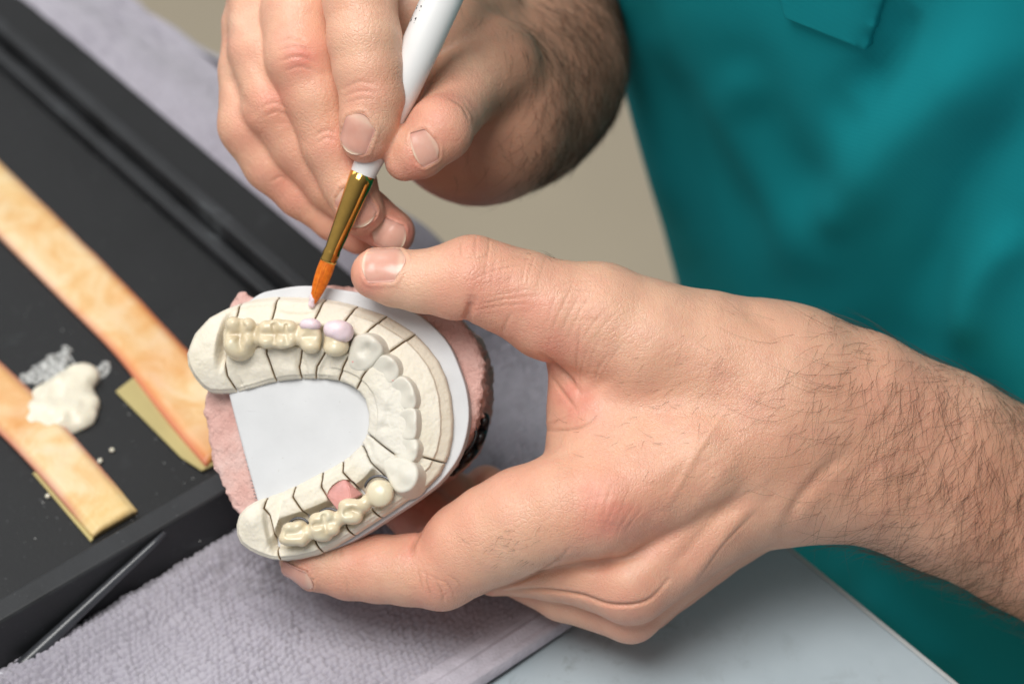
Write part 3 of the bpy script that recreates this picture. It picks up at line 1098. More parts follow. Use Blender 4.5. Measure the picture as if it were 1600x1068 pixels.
# low arm: a bright inner crest, a wide trough in front of the crowns, a narrow outer rim
H_lo = -24 + 4 * sstep(30, 44, inn) - 24 * sstep(-37, -29, T2) * (1 - sstep(2, 14, T2)) - 4 * sstep(4, 14, T2) + 4 * np.exp(-((T2 - 22) / 8) ** 2) - 10 * sstep(28, 44, outw) - 14 * sstep(62, 78, inn)
wl = sstep(f_low - 0.035, f_low + 0.02, S2)
wf = sstep(5.2 / n17, 6.6 / n17, S2) * (1 - wl)
wu = 1 - sstep(5.2 / n17, 6.6 / n17, S2)
H = H_up * wu + H_fr * wf + H_lo * wl
# the two rounded heels, each with a trench beside it
we = 1 - sstep(1.15 / n17, 1.9 / n17, S2)
H = H * (1 - we) + we * (-13 - 0.006 * np.minimum(np.abs(T2), 70) ** 2)
H = H - 26 * ell_field(350, 533, 9, 38, -8, p=4)
we = sstep(15.8 / n17, 16.3 / n17, S2)
H = H * (1 - we) + we * (-20 - 0.004 * np.minimum(np.abs(T2), 70) ** 2)
H = H + 11 * ell_field(396, 812, 20, 24, 15) - 12 * ell_field(421, 830, 6, 32, 14, p=4)
# steps between dies and the gum forms inside the front teeth
H = H + 4.0 * ell_field(603, 628, 9, 13, 20) + 4.2 * ell_field(592, 655, 10, 12, 0) + 3.0 * ell_field(598, 680, 9, 9, 0) + 2.5 * ell_field(586, 606, 9, 14, 35) \
    - 2.2 * ell_field(606, 642, 5, 8, 0) - 2.0 * ell_field(600, 667, 5, 5, 0) + 3 * ell_field(590, 712, 14, 8, -50) - 2.5 * ell_field(578, 700, 5, 16, 30)
H = H - 4.0 * ell_field(470, 575, 9, 30, 10, p=6) + 3.0 * ell_field(445, 575, 16, 26, 0, p=6) - 2.2 * ell_field(395, 580, 16, 22, 0, p=4)
H = H + 3.0 * ell_field(465, 480, 32, 10, 0, p=6) - 2.0 * ell_field(440, 492, 12, 8, 0)
H = H - 5.0 * ell_field(505, 575, 7, 22, -25, p=4) - 2.5 * ell_field(560, 505, 14, 10, -30, p=4)
H = H + 2.5 * ell_field(578, 838, 12, 6, 30, p=4) - 3 * ell_field(577, 815, 3.5, 9, -25) + 2 * ell_field(600, 808, 10, 7, 35) - 2.0 * ell_field(610, 790, 10, 5, 45)
nz3 = np.stack([X2 * .06, Y2 * .06, 0 * X2], -1)
H = H + 1.1 * fbm(nz3, 4, 3) + 0.55 * fbm(nz3 * 4, 9, 3)
# the stone steps down to a low margin on the white plate
band = sstep(0.27, 0.33, S2) * (1 - sstep(0.64, 0.70, S2))
H = H - 4.5 * sstep(-18, -16.4, dOut) * band - 4 * sstep(-6, -3, dOut) * (1 - band)
# pink block's bed
H = np.where(ell_field(534, 770, 27, 20, 35, p=8) > .5, np.minimum(H, -34), H)

edge = np.maximum(dOut, 0.82 - dCut)
gz3 = gz[None, None, :]
# rounded rim: edge falls back as the surface comes up to the brim
roundv = 3.2
FF = smax(edge[:, :, None] + 0 * gz3, (gz3 - H[:, :, None]) * 0.80, roundv * 1.6)
FF = np.maximum(FF, Z_PLATE + 0.6 - gz3).astype(np.float32)
sv, sq = surface_nets(FF, (gx[0], gy[0], gz[0]), gh)
# which die a vertex belongs to: islands of the mesh
par = np.arange(len(sv))
src = np.concatenate([sq[:, 0], sq[:, 1], sq[:, 2]]); dst = np.concatenate([sq[:, 1], sq[:, 2], sq[:, 3]])
for _ in range(400):
    m = np.minimum(par[src], par[dst])
    new = par.copy()
    np.minimum.at(new, src, m); np.minimum.at(new, dst, m)
    new = new[new]; new = new[new]
    if (new == par).all(): break
    par = new
ids, cnts = np.unique(par, return_counts=True)


def bil(A, x, y):
    fx = np.clip((x - gx[0]) / gh, 0, len(gx) - 1.001); fy = np.clip((y - gy[0]) / gh, 0, len(gy) - 1.001)
    i = fx.astype(int); j = fy.astype(int); a = fx - i; b = fy - j
    return A[i, j] * (1 - a) * (1 - b) + A[i + 1, j] * a * (1 - b) + A[i, j + 1] * (1 - a) * b + A[i + 1, j + 1] * a * b


cutv = bil(dCut, sv[:, 0], sv[:, 1]); outv = bil(dOut, sv[:, 0], sv[:, 1]); Hv = bil(H, sv[:, 0], sv[:, 1]); Sv = bil(S2, sv[:, 0], sv[:, 1]); Tv = bil(T2, sv[:, 0], sv[:, 1])
tint = np.zeros((len(sv), 3), np.float32)
tint[:, 0] = 0.85 * (1 - sstep(1.0, 2.0, cutv)) * sstep(-8, -2.0, sv[:, 2] * 0 - (Hv - sv[:, 2]) * -1 - 0)      # saw-burnt walls of the cuts
tint[:, 0] = np.where(cutv < 1.25, 0.75, 0) * (outv < -1.0)
tint[:, 0] = np.maximum(tint[:, 0], 0.12 * (1 - sstep(1.0, 3.0, cutv)))
tint[:, 1] = sstep(0.35, 0.5, Sv) * (1 - sstep(0.66, 0.72, Sv)) * (Tv < 18) * 0.7
tint[:, 2] = 0.75 * sstep(-17.5, -16.5, outv) * bil(band, sv[:, 0], sv[:, 1]) * (Tv > 0)  # tan tint paints the shading of the outward-facing margin
tint[:, 2] = np.maximum(tint[:, 2], 0.75 * sstep(f_low, f_low + .03, Sv) * (1 - sstep(.94, .96, Sv)) * np.exp(-((Tv + 16) / 15) ** 4))  # painted shade in the trough of the low arm
sv = sv + 0
segs = []
for i in ids[cnts > 200]:
    vm = par == i
    remap = np.full(len(sv), -1); remap[vm] = np.arange(vm.sum())
    fm = vm[sq[:, 0]]
    o = cobj('die_segment', sv[vm], remap[sq[fm]], M['stone'], cast)
    set_attr(o, 'tint', tint[vm])
    segs.append(o)
print('segments', len(segs))


def ext_plate(name, pts, zt, zb, mat, rough=0.0, seed=1, taper=0.0, h=2.0, rnd=4.0, parent=cast):
    poly = LP(pts, zt)
    a = poly.min(0) - 14; b = poly.max(0) + 14
    x = np.arange(a[0], b[0], h); y = np.arange(a[1], b[1], h); z = np.arange(zb - 8, zt + 8, h)
    XX, YY = np.meshgrid(x, y, indexing='ij')
    d2 = poly_dist(np.stack([XX.ravel(), YY.ravel()], 1), poly).reshape(XX.shape)
    z3 = z[None, None, :]
    D = d2[:, :, None] + taper * (zt - z3)
    if rough:
        PP = np.stack(np.broadcast_arrays(XX[..., None], YY[..., None], z3), -1)
        D = D + rough * fbm(PP * 0.030, seed, 4) + 0.3 * rough * vnoise(PP * np.array([.16, .16, .05]), seed + 3)
    FFp = smax(smax(D, z3 - zt, rnd), zb - z3, rnd)
    v, q = surface_nets(FFp.astype(np.float32), (x[0], y[0], z[0]), h)
    return cobj(name, v, q, mat, parent)


plate = smooth_poly([(355, 606), (352, 560), (362, 500), (400, 462), (436, 451), (478, 446), (525, 451), (572, 459), (618, 473), (662, 497), (700, 536), (722, 586), (731, 622), (732, 660), (722, 702), (702, 736), (672, 766), (610, 808), (540, 850), (470, 868), (425, 850)], 6, True)
plate = [tuple(p) for p in plate] + [(400, 790), (398, 779)]
base_plate = ext_plate('base_plate', plate, Z_PLATE, Z_PLATE - 26, M['plate'], h=1.6, rnd=2.5)
pinkp = smooth_poly([(316, 640), (326, 560), (346, 505), (362, 468), (378, 454), (400, 462), (440, 452), (500, 446), (560, 446), (625, 452), (672, 470), (716, 494), (742, 528), (752, 565), (752, 610), (743, 655), (724, 697), (690, 735), (630, 775), (550, 815), (480, 845), (430, 850), (390, 830), (366, 800), (342, 750), (326, 700)], 6, True)
mount = ext_plate('mounting_base', [tuple(p) for p in pinkp], Z_PLATE - 27, -250, M['pink'], rough=8.0, seed=5, taper=0.045, h=2.2, rnd=14)
# black rubber loop slung round the base
rb = smooth_poly([(757, 652), (755, 668), (750, 684), (739, 704), (723, 721), (704, 736)], 8, False)
path = np.array([c2u(L(px, py, -150 + 8 * math.sin(i * .5))) for i, (px, py) in enumerate(rb)])
v_, f_ = tube(toworld(path), 0.0015, 10)
mb = MB(); mb.add(v_, f_)
rb2 = smooth_poly([(741, 664), (744, 678), (738, 694), (726, 708)], 8, False)
v_, f_ = tube(toworld(np.array([c2u(L(px, py, -100)) for px, py in rb2])), 0.00045, 8); mb.add(v_, f_)
mb.build('rubber_loop', M['rubber'], cast)


# ---- teeth
def tooth_sdf(blobs, grooves=(), k=7, gk=5):
    bl = []
    for b in blobs:
        px, py, z, rx, ry, rz = b[:6]
        rot = math.radians(b[6]) if len(b) > 6 else 0
        Mx = np.array([[math.cos(rot), -math.sin(rot), 0], [math.sin(rot), math.cos(rot), 0], [0, 0, 1.0]])
        bl.append((L(px, py, z), (rx, ry, rz), Mx))
    gr = []
    for g in grooves:
        gr.append(([L(px, py, g[1]) for px, py in g[0]], g[2]))
    def f(P):
        d = None
        for c, r, Mx in bl:
            e = ellip(P, c, r, Mx)
            d = e if d is None else smin(d, e, k)
        for pts, r in gr:
            e = None
            for a, b in zip(pts[:-1], pts[1:]):
                q = rcone(P, a, b, r, r)
                e = q if e is None else np.minimum(e, q)
            d = smax(d, -e, gk)
        return d + 0.25 * vnoise(P * .11, 3)
    return f, bl


def tooth(name, blobs, grooves, mat, parent=None, k=7, gk=5, h=1.1, **kw):
    f, bl = tooth_sdf(blobs, grooves, k, gk)
    cs = np.array([c for c, _, _ in bl]); rs = np.array([max(r) for _, r, _ in bl])
    lo = (cs - rs[:, None]).min(0) - 6; hi = (cs + rs[:, None]).max(0) + 6
    v, q = extract(f, lo, hi, h, refine=1)
    return v, q


def crown_obj(name, blobs, grooves, mat, parent=None, k=7, gk=5, darkpts=(), palepts=(), **kw):
    v, q = tooth(name, blobs, grooves, mat, k=k, gk=gk)
    o = cobj(name, v, q, mat, parent, **kw)
    t = np.zeros((len(v), 3))
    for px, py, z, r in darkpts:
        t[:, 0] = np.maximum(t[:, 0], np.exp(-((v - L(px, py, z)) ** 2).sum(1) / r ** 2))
    for px, py, z, r in palepts:
        t[:, 1] = np.maximum(t[:, 1], np.exp(-((v - L(px, py, z)) ** 2).sum(1) / r ** 2))
    set_attr(o, 'tint', np.clip(t, 0, .8))
    return o


# upper three-unit bridge
A = [(374, 526, -22, 26, 30, 30), (378, 540, -20, 24, 22, 26), (365, 506, 2, 13, 12, 14), (388, 508, 2, 12, 12, 13), (362, 537, 1, 13, 15, 14), (386, 532, 0, 11, 13, 12), (373, 549, -12, 18, 14, 20)]
Bm = [(418, 524, -20, 16, 22, 26), (450, 521, -20, 16, 22, 26), (434, 523, -18, 26, 22, 26), (416, 511, 1, 11, 11, 12), (434, 508, 1, 12, 10, 11), (453, 511, 0, 12, 11, 12), (416, 533, 1, 12, 11, 12), (440, 535, 0, 13, 10, 11), (455, 531, -1, 9, 10, 11)]
Cm = [(485, 525, -20, 18, 24, 26), (485, 538, -14, 15, 13, 18), (485, 509, -1, 14, 11, 15), (487, 541, -2, 13, 10, 13), (476, 526, -4, 8, 10, 10), (494, 525, -4, 8, 10, 10)]
con = [(402, 525, -14, 10, 13, 14), (466, 524, -14, 10, 13, 14)]
gro = [([(376, 512), (376, 522), (374, 532)], 17, 8.5), ([(366, 521), (376, 522), (388, 520)], 17, 7.5), ([(374, 530), (376, 544)], 15, 6.5),
       ([(414, 522), (434, 521), (454, 521)], 17, 8.5), ([(428, 506), (429, 521)], 15, 5.5), ([(446, 522), (447, 536)], 14, 5.5),
       ([(478, 525), (485, 525), (492, 525)], 15, 8.0),
       ([(377, 504), (376, 520), (373, 534), (377, 548)], 10.5, 2.6), ([(358, 522), (376, 521), (394, 519)], 10.5, 2.4), ([(410, 522), (434, 521), (458, 521)], 10.5, 2.6), ([(427, 508), (429, 521), (428, 534)], 9.5, 2.2), ([(447, 508), (446, 521), (448, 536)], 9.5, 2.2), ([(474, 526), (485, 525), (496, 525)], 9, 2.4)]
bridge = crown_obj('dental_bridge', A + Bm + Cm + con, gro, M['ceramic'], k=9, gk=4, loc=toworld(c2u(L(434, 523, -40))),
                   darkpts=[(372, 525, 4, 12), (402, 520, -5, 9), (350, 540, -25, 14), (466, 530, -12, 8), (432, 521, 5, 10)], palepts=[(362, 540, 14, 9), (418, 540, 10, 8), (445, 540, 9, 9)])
tag(bridge, 'beige three unit bridge with a pink tinted end on the model', 'dental bridge')
v, q = tooth('x', [(484, 507, 0, 15, 9.5, 15), (489, 508, 1, 12.5, 9, 14), (478, 508, 1, 8, 7.5, 11.5)], [], None, k=6)
cobj('pink_layer', v, q, M['pinkporc'], bridge)

crown = crown_obj('porcelain_tooth', [(527, 530, -18, 20, 24, 28), (525, 543, -12, 20, 13, 20), (528, 512, -2, 19, 12, 16), (523, 546, -3, 15, 9, 12)], [([(512, 531), (527, 532), (542, 530)], 13, 3.5)], M['ceramic'],
                  loc=toworld(c2u(L(527, 528, -40))), darkpts=[(508, 540, -20, 12)], palepts=[(522, 545, 8, 8)])
tag(crown, 'single beige false tooth with a large pink cap, right of the upper bridge', 'false tooth')
v, q = tooth('x', [(530, 513, -1.5, 21, 13.5, 20), (526, 519, 0, 17, 12, 18), (541, 521, -3, 11, 12, 14), (533, 525, 1, 10, 8, 12), (516, 514, -3, 9, 11, 14)], [], None, k=8)
cobj('pink_layer', v, q, M['pinkporc'], crown)

# lower four-unit bridge
LB = [(459, 836, -16, 20, 17, 26), (455, 824, -6, 13, 9, 18), (470, 822, -9, 9, 9, 16), (447, 842, -2, 11, 9, 12, ), (462, 842, 0, 15, 9, 10), (474, 842, -5, 8, 11, 12),
      (507, 818, -14, 24, 19, 26, 25), (494, 812, 0, 11, 11, 12), (512, 806, 0, 11, 10, 12), (496, 829, -1, 12, 9, 11), (518, 827, -2, 13, 10, 12), (504, 838, -10, 15, 8, 14),
      (549, 798, -12, 21, 20, 24, 25), (541, 788, 0, 11, 8, 10), (558, 791, 0, 12, 10, 11), (541, 806, -1, 10, 10, 11), (554, 809, -3, 12, 9, 11),
      (594, 770, -10, 22, 22, 20), (594, 771, 2, 20, 20, 10), (480, 834, -10, 9, 11, 13), (529, 812, -8, 8, 11, 13), (572, 786, -8, 9, 13, 13)]
lg = [([(450, 834), (459, 834), (468, 832)], 16, 7.5), ([(494, 820), (507, 819), (520, 815)], 16, 7.5), ([(506, 806), (507, 819)], 14, 5.0), ([(541, 800), (550, 797), (559, 800)], 14, 7.0),
      ([(448, 834), (459, 833), (470, 832)], 9.5, 2.4), ([(490, 821), (507, 818), (523, 814)], 9.5, 2.5), ([(505, 806), (507, 819), (509, 830)], 9, 2.2), ([(540, 801), (550, 796), (560, 800)], 8.5, 2.4)]
lbridge = crown_obj('dental_bridge', LB, lg, M['ceramic'], loc=toworld(c2u(L(520, 810, -40))), k=8, gk=4,
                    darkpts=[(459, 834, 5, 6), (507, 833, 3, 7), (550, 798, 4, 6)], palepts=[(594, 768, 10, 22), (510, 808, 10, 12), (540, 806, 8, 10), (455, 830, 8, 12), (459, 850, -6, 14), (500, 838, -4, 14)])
tag(lbridge, 'pale cream four unit bridge with a round flat end beside the pink block', 'dental bridge')
for px, py, r, z in ((467, 825, 17, -24), (514, 812, 19, -24), (592, 764, 22, -18)):
    pts = []
    for a in np.linspace(25, 175, 16):
        pts.append(c2u(L(px + r * math.cos(math.radians(a)), py - r * .95 * math.sin(math.radians(a)), z)))
    v_, f_ = tube(toworld(np.array(pts)), np.r_[.0001, np.full(14, .00035), .0001], 8)
    mb = MB(); mb.add(v_, f_); mb.build('metal_margin', M['metal'], lbridge)

# pink block standing in the gap of the lower arm
blk = [(505, 762), (536, 742), (567, 772), (528, 797)]
vt = [L(505, 762, -24), L(536, 742, -19), L(541, 760, -6), L(551, 778, -10), L(530, 796, -20), L(567, 773, -30), L(516, 772, -17)]
bm = bmesh.new()
for p in [L(504, 761, -28), L(535, 743, -24), L(545, 760, -17), L(566, 772, -36), L(548, 780, -19), L(528, 797, -26), L(512, 776, -24)]: bm.verts.new(p)
for p in blk: bm.verts.new(L(p[0], p[1], -48))
bmesh.ops.convex_hull(bm, input=bm.verts)
bmesh.ops.bevel(bm, geom=bm.edges[:], offset=1.2, segments=2, affect='EDGES')
bm.verts.ensure_lookup_table()
vs = np.array([v.co[:] for v in bm.verts]); fs = [[v.index for v in f.verts] for f in bm.faces]; bm.free()
cobj('gum_block', vs, fs, M['gum'], cast, smooth=False)

# plaster front teeth: outlines on the stone, each with its own leaning top
PT = [
    ([(554, 530), (563, 525), (578, 524), (590, 530), (598, 542), (596, 552), (586, 561), (576, 569), (563, 574), (553, 572), (546, 564), (548, 548)], -4, (0.16, 0.14), [(583, 536, 7, 12), (560, 560, 3, 10), (574, 543, -5, 7), (568, 550, -3, 8)]),
    ([(582, 575), (590, 561), (602, 556), (616, 561), (623, 575), (620, 587), (608, 596), (592, 598), (583, 593)], -7, (0.20, 0.22), [(602, 580, -3, 10), (612, 566, 3, 8)]),
    ([(604, 617), (606, 605), (618, 593), (631, 590), (643, 601), (650, 619), (649, 632), (641, 638), (625, 634), (610, 625)], -8, (0.24, 0.12), [(625, 613, -4, 13), (645, 618, 3, 8)]),
    ([(611, 665), (617, 653), (627, 644), (640, 639), (650, 643), (652, 662), (649, 680), (643, 685), (631, 683), (618, 675)], -8, (0.26, 0.02), [(630, 662, -4, 13), (648, 660, 3, 9)]),
    ([(616, 693), (622, 686), (640, 686), (650, 689), (654, 700), (650, 714), (641, 721), (631, 719), (620, 709)], -8, (0.22, -0.04), [(634, 702, -3, 9), (649, 701, 4, 8)]),
    ([(600, 723), (611, 719), (625, 718), (641, 723), (650, 730), (653, 742), (649, 755), (640, 764), (627, 767), (618, 763), (611, 751), (606, 739)], -3, (0.14, -0.06), [(634, 742, 7, 11), (636, 743, -2.2, 8), (612, 730, 2, 9), (622, 742, -1, 8)])]
for pts, zt, sl, bumps in PT:
    zt = zt - 5
    poly = LP(smooth_poly(pts, 5, True), zt)
    cc = poly.mean(0)
    lo = poly.min(0) - 12; hi = poly.max(0) + 12; hh = 1.0
    tx = np.arange(lo[0], hi[0], hh); ty = np.arange(lo[1], hi[1], hh); tz = np.arange(-44, 24, hh)
    XX, YY = np.meshgrid(tx, ty, indexing='ij')
    d2 = poly_dist(np.stack([XX.ravel(), YY.ravel()], 1), poly).reshape(XX.shape)
    top = zt + 1.5 * sl[0] * (XX - cc[0]) + 1.5 * sl[1] * (YY - cc[1])
    for px, py, am, r in bumps:
        q = L(px, py, zt); top = top + am * np.exp(-((XX - q[0]) ** 2 + (YY - q[1]) ** 2) / r ** 2)
    top = top + 0.5 * fbm(np.stack([XX * .09, YY * .09, 0 * XX], -1), 6, 2)
    z3 = tz[None, None, :]
    D = d2[..., None] + 0.26 * (z3 - zt) - 2.5
    v, q = surface_nets(smax(D * .93, (z3 - top[..., None]) * .95, 4.5).astype(np.float32), (tx[0], ty[0], tz[0]), hh)
    o = cobj('plaster_tooth', v, q, M['plaster'], cast)
# red and violet pencil dots on the plaster, a small bubble hole and pencil ticks
for px, py, z, r, mt in ((551, 565, 2, 1.6, 'gum'), (614, 594, -1, 1.5, 'gum')):
    c = L(px, py, z)
    bm = bmesh.new(); bmesh.ops.create_icosphere(bm, subdivisions=2, radius=r)
    vs = np.array([v.co[:] for v in bm.verts]) * [1.1, .9, .5] + c; fs = [[v.index for v in f.verts] for f in bm.faces]; bm.free()
    cobj('pencil_dot', vs, fs, M[mt], cast)

# ------------------------------------------------------------------ the person: two hands, forearms, torso
def proj(P):
    """work-frame points -> photo pixels"""
    d = 1 - P[:, 2] / F
    return np.stack([P[:, 0] / d + CX, CY - P[:, 1] / d], 1)


# ---- holding hand (lower right)
thumbL = limb([(588, 428, -28, 40), (618, 434, -26, 44), (660, 440, -20, 48), (705, 438, -14, 56), (738, 434, -12, 65), (775, 446, -14, 65), (815, 461, -20, 70), (860, 484, -28, 78), (935, 500, -38, 90), (1010, 540, -52, 103), (1100, 572, -75, 117), (1190, 610, -92, 130)], 10)
indexL = limb([(467, 874, -118, 31), (498, 880, -112, 42), (545, 886, -104, 49), (592, 888, -92, 52), (640, 890, -82, 55), (690, 890, -72, 62), (735, 855, -55, 74), (775, 832, -38, 78), (820, 812, -22, 83), (880, 795, -8, 86), (945, 785, 0, 86), (1090, 715, -22, 92), (1230, 655, -75, 110)], 10)
middleL = limb([(600, 760, -300, 42), (660, 805, -262, 48), (770, 880, -150, 48), (860, 890, -95, 46), (935, 895, -60, 58), (985, 908, -50, 66), (1105, 800, -62, 85), (1240, 700, -98, 105)], 10)
ringL = limb([(640, 700, -330, 38), (700, 780, -300, 44), (790, 880, -220, 44), (880, 925, -150, 44), (985, 955, -112, 48), (1052, 866, -118, 72), (1150, 770, -125, 92), (1240, 725, -130, 112)], 10)
pinkyL = limb([(760, 760, -320, 34), (840, 850, -280, 38), (1010, 940, -190, 44), (1140, 810, -185, 72), (1240, 720, -160, 100)], 10)
webL1 = limb([(950, 640, -85, 92), (1060, 640, -80, 105)], 10)
webL2 = limb([(955, 715, -55, 92), (1180, 645, -85, 115)], 10)
webL3 = limb([(885, 575, -75, 30), (905, 650, -85, 42), (895, 700, -70, 40)], 10)
armLa = limb([(1206, 600, -100, 116), (1250, 606, -105, 116), (1338, 630, -112, 112), (1475, 688, -152, 108), (1600, 745, -205, 100), (1760, 840, -260, 112), (1900, 930, -310, 118)], 20)
armLb = limb([(1206, 720, -105, 114), (1250, 718, -112, 114), (1338, 732, -122, 111), (1475, 782, -165, 110), (1600, 846, -220, 106), (1760, 935, -275, 115), (1900, 1020, -325, 120)], 20)


def left_hand(P):
    hand = smin(indexL(P), middleL(P), 12)
    hand = smin(hand, ringL(P), 10)
    hand = smin(hand, pinkyL(P), 14)
    web = smin(webL1(P), webL2(P), 30)
    web = smin(web, webL3(P), 22)
    thumb = thumbL(P)
    body = smin(hand, web, 34)
    body = smin(body, thumb, 26)
    arm = smin(armLa(P), armLb(P), 60)
    return smin(body, arm, 60)


# ---- painting hand (upper middle)
indexR = limb([(571, 214, -38, 41), (577, 185, -32, 45), (582, 150, -30, 50), (575, 105, -28, 54), (569, 60, -28, 57), (562, 0, -40, 57), (556, -70, -75, 62), (575, -150, -160, 70), (620, -190, -260, 78)], 10)
middleR = limb([(563, 330, -122, 38), (545, 285, -116, 42), (518, 225, -108, 46), (494, 150, -98, 50), (472, 92, -96, 57), (468, 20, -120, 60), (490, -80, -200, 66), (560, -160, -290, 78)], 10)
ringR = limb([(613, 363, -160, 36), (575, 335, -165, 38), (520, 288, -168, 41), (468, 225, -160, 46), (430, 160, -150, 54), (412, 80, -165, 54), (415, -20, -215, 60), (500, -130, -310, 72)], 10)
pinkyR = limb([(560, 372, -215, 26), (520, 345, -215, 30), (470, 302, -210, 37), (425, 255, -200, 44), (394, 195, -195, 52), (390, 110, -205, 48), (394, 40, -222, 46), (420, -60, -280, 54), (500, -110, -360, 68)], 10)
thumbR = limb([(633, 250, -55, 33), (655, 235, -50, 43), (688, 202, -48, 51), (704, 176, -110, 50), (726, 138, -185, 60), (765, 105, -260, 80)], 8)
palmR = limb([(640, 20, -215, 70), (690, 70, -270, 90), (735, 150, -390, 125)], 20)
palmR2 = limb([(600, -120, -330, 110), (735, 100, -420, 125)], 20)
armR = limb([(748, 168, -380, 154), (795, 142, -490, 150), (828, 110, -570, 146), (832, -30, -720, 132), (880, -240, -860, 140)], 30)


def right_hand(P):
    d = smin(indexR(P), middleR(P), 5)
    d = smin(d, ringR(P), 7)
    d = smin(d, pinkyR(P), 9)
    palm = smin(palmR(P), palmR2(P), 40)
    d = smin(d, palm, 24)
    th = smin(thumbR(P), armR(P), 22)
    d = smin(d, th, 12)
    return d


# ---- surface detail: (polyline in photo pixels, half width px, height px: negative is a crease), on the side facing the viewer
def sculpt(v, nrm, items, zr=None):
    pp = proj(v)
    face = sstep(-0.35, 0.12, nrm[:, 2])
    add = np.zeros(len(v)); dark = np.zeros(len(v))
    for it in items:
        pts, wd, amp = it[:3]
        p = np.asarray(pts, float)
        lo, hi = p.min(0) - 4 * wd, p.max(0) + 4 * wd
        m = ((pp > lo) & (pp < hi)).all(1)
        if len(it) > 3: m &= (v[:, 2] > it[3][0]) & (v[:, 2] < it[3][1])
        if not m.any(): continue
        q = pp[m]
        if len(p) > 2: p = smooth_poly(p, 5, False)
        if len(p) == 1: d = np.hypot(*(q - p[0]).T)
        else:
            d = poly_dist(q, p, False)
            # fade towards both ends of the line
            tot = np.hypot(*(p[-1] - p[0])) + 1e-6
            e = np.minimum(np.hypot(*(q - p[0]).T), np.hypot(*(q - p[-1]).T)) / tot
            fade = 0.35 + 0.65 * sstep(0.0, 0.3, e)
        g = np.exp(-(d / (wd * (0.72 if wd < 6 else 1))) ** 2) * (fade if len(p) > 1 else 1.0)
        add[m] += amp * g * face[m]
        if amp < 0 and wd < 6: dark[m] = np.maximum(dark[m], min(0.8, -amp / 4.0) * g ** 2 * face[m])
    return add, dark


def blush(v, items):
    pp = proj(v); t = np.zeros(len(v))
    for px, py, r, a, *zz in items:
        g = a * np.exp(-((pp[:, 0] - px) ** 2 + (pp[:, 1] - py) ** 2) / r ** 2)
        if zz: g = g * ((v[:, 2] > zz[0]) & (v[:, 2] < zz[1]))
        t = np.maximum(t, g)
    return t


def fan(cx, cy, ang, n, spread, ln, gap, amp, wd, curve=0.0, seed=0):
    """a set of roughly parallel creases across a joint"""
    r_ = random.Random(seed); out = []
    a = math.radians(ang); ux, uy = math.cos(a), -math.sin(a); nx_, ny_ = -uy, ux
    for i in range(n):
        o = (i - (n - 1) / 2) * gap + r_.uniform(-.25, .25) * gap
        l = ln * r_.uniform(.6, 1.1); sh = r_.uniform(-.18, .18) * ln
        b = math.radians(spread) * ((i - (n - 1) / 2) / max(1, (n - 1) / 2))
        pts = []
        for t in (-1, -.4, .2, 1):
            s_ = t * l / 2 + sh
            off = o + s_ * math.tan(b) + curve * (t * t - .4) + r_.uniform(-.12, .12) * gap
            pts.append((cx + ux * s_ + nx_ * off, cy + uy * s_ + ny_ * off))
        out.append((pts, wd * r_.uniform(.8, 1.2), -amp * r_.uniform(.5, 1.1)))
    return out


detL = []
# thumb: joint folds, the bend underneath, loose skin towards the wrist
detL += [([(727, 506), (732, 490), (738, 470)], 6.0, -6.5), ([(700, 500)], 20, 3.0), ([(760, 510)], 18, 2.0), ([(785, 524), (789, 508), (798, 490)], 4.5, -1.6), ([(724, 372), (719, 388), (722, 402)], 2.2, -1.6), ([(745, 368), (742, 388), (744, 404)], 2.2, -1.8), ([(765, 374), (763, 392), (760, 405)], 2.2, -1.5),
         ([(722, 400), (745, 403), (768, 398)], 2.0, -1.2)]
detL += fan(790, 445, 12, 7, 6, 95, 11, 1.1, 2.2, 3, 1) + fan(800, 425, 80, 7, 5, 60, 15, 0.8, 2.0, 2, 2)
detL += fan(900, 500, 60, 7, 9, 90, 13, 0.9, 2.4, 4, 3) + fan(905, 470, 5, 5, 6, 90, 14, 0.7, 2.2, 3, 4)
detL += fan(925, 565, 70, 5, 14, 80, 13, 1.5, 2.8, 3, 5)
detL += [([(848, 556), (868, 572), (888, 590), (905, 612)], 5.0, -6.0), ([(862, 590), (884, 618), (900, 640)], 4.0, -3.0), ([(850, 672), (872, 672), (905, 668), (930, 655)], 3.5, -2.6), ([(853, 660), (880, 650), (905, 640)], 4, 2.0),
         ([(890, 630), (925, 610), (960, 585)], 9, -3.0)]
# index: knuckle, middle-joint folds, crease at the bend
detL += [([(658, 826), (652, 838), (646, 850), (644, 866)], 4.5, -5.0), ([(662, 925), (656, 905), (652, 890)], 2.2, -1.8), ([(676, 936), (668, 915), (664, 892)], 2.2, -2.0), ([(694, 946), (690, 925), (680, 905)], 2.2, -2.2), ([(712, 940), (706, 922), (694, 906)], 2.0, -1.6), ([(724, 925), (714, 908), (700, 898)], 2.0, -1.2),
         ([(655, 892), (680, 902), (702, 914)], 1.8, -1.1), ([(545, 930), (540, 905)], 2.4, -1.0), ([(534, 850), (532, 872)], 3, -1.2)]
detL += fan(955, 800, 70, 7, 10, 80, 13, 1.0, 2.4, 3, 6) + fan(950, 790, 0, 5, 8, 70, 14, 0.6, 2.2, 3, 7)
detL += [([(950, 788)], 34, 5.0), ([(985, 905)], 34, 6.0), ([(995, 860), (960, 870), (930, 885), (890, 880), (845, 895)], 10, -4.5), ([(960, 840), (1000, 838), (1040, 810)], 24, -4.0)]
# line between middle and ring finger and the fold under the middle knuckle
detL += [([(777, 925), (840, 921), (905, 929), (955, 944), (1010, 938), (1045, 905)], 4.5, -5.0), ([(735, 934), (800, 913), (862, 884), (890, 856)], 4.0, -3.2)]
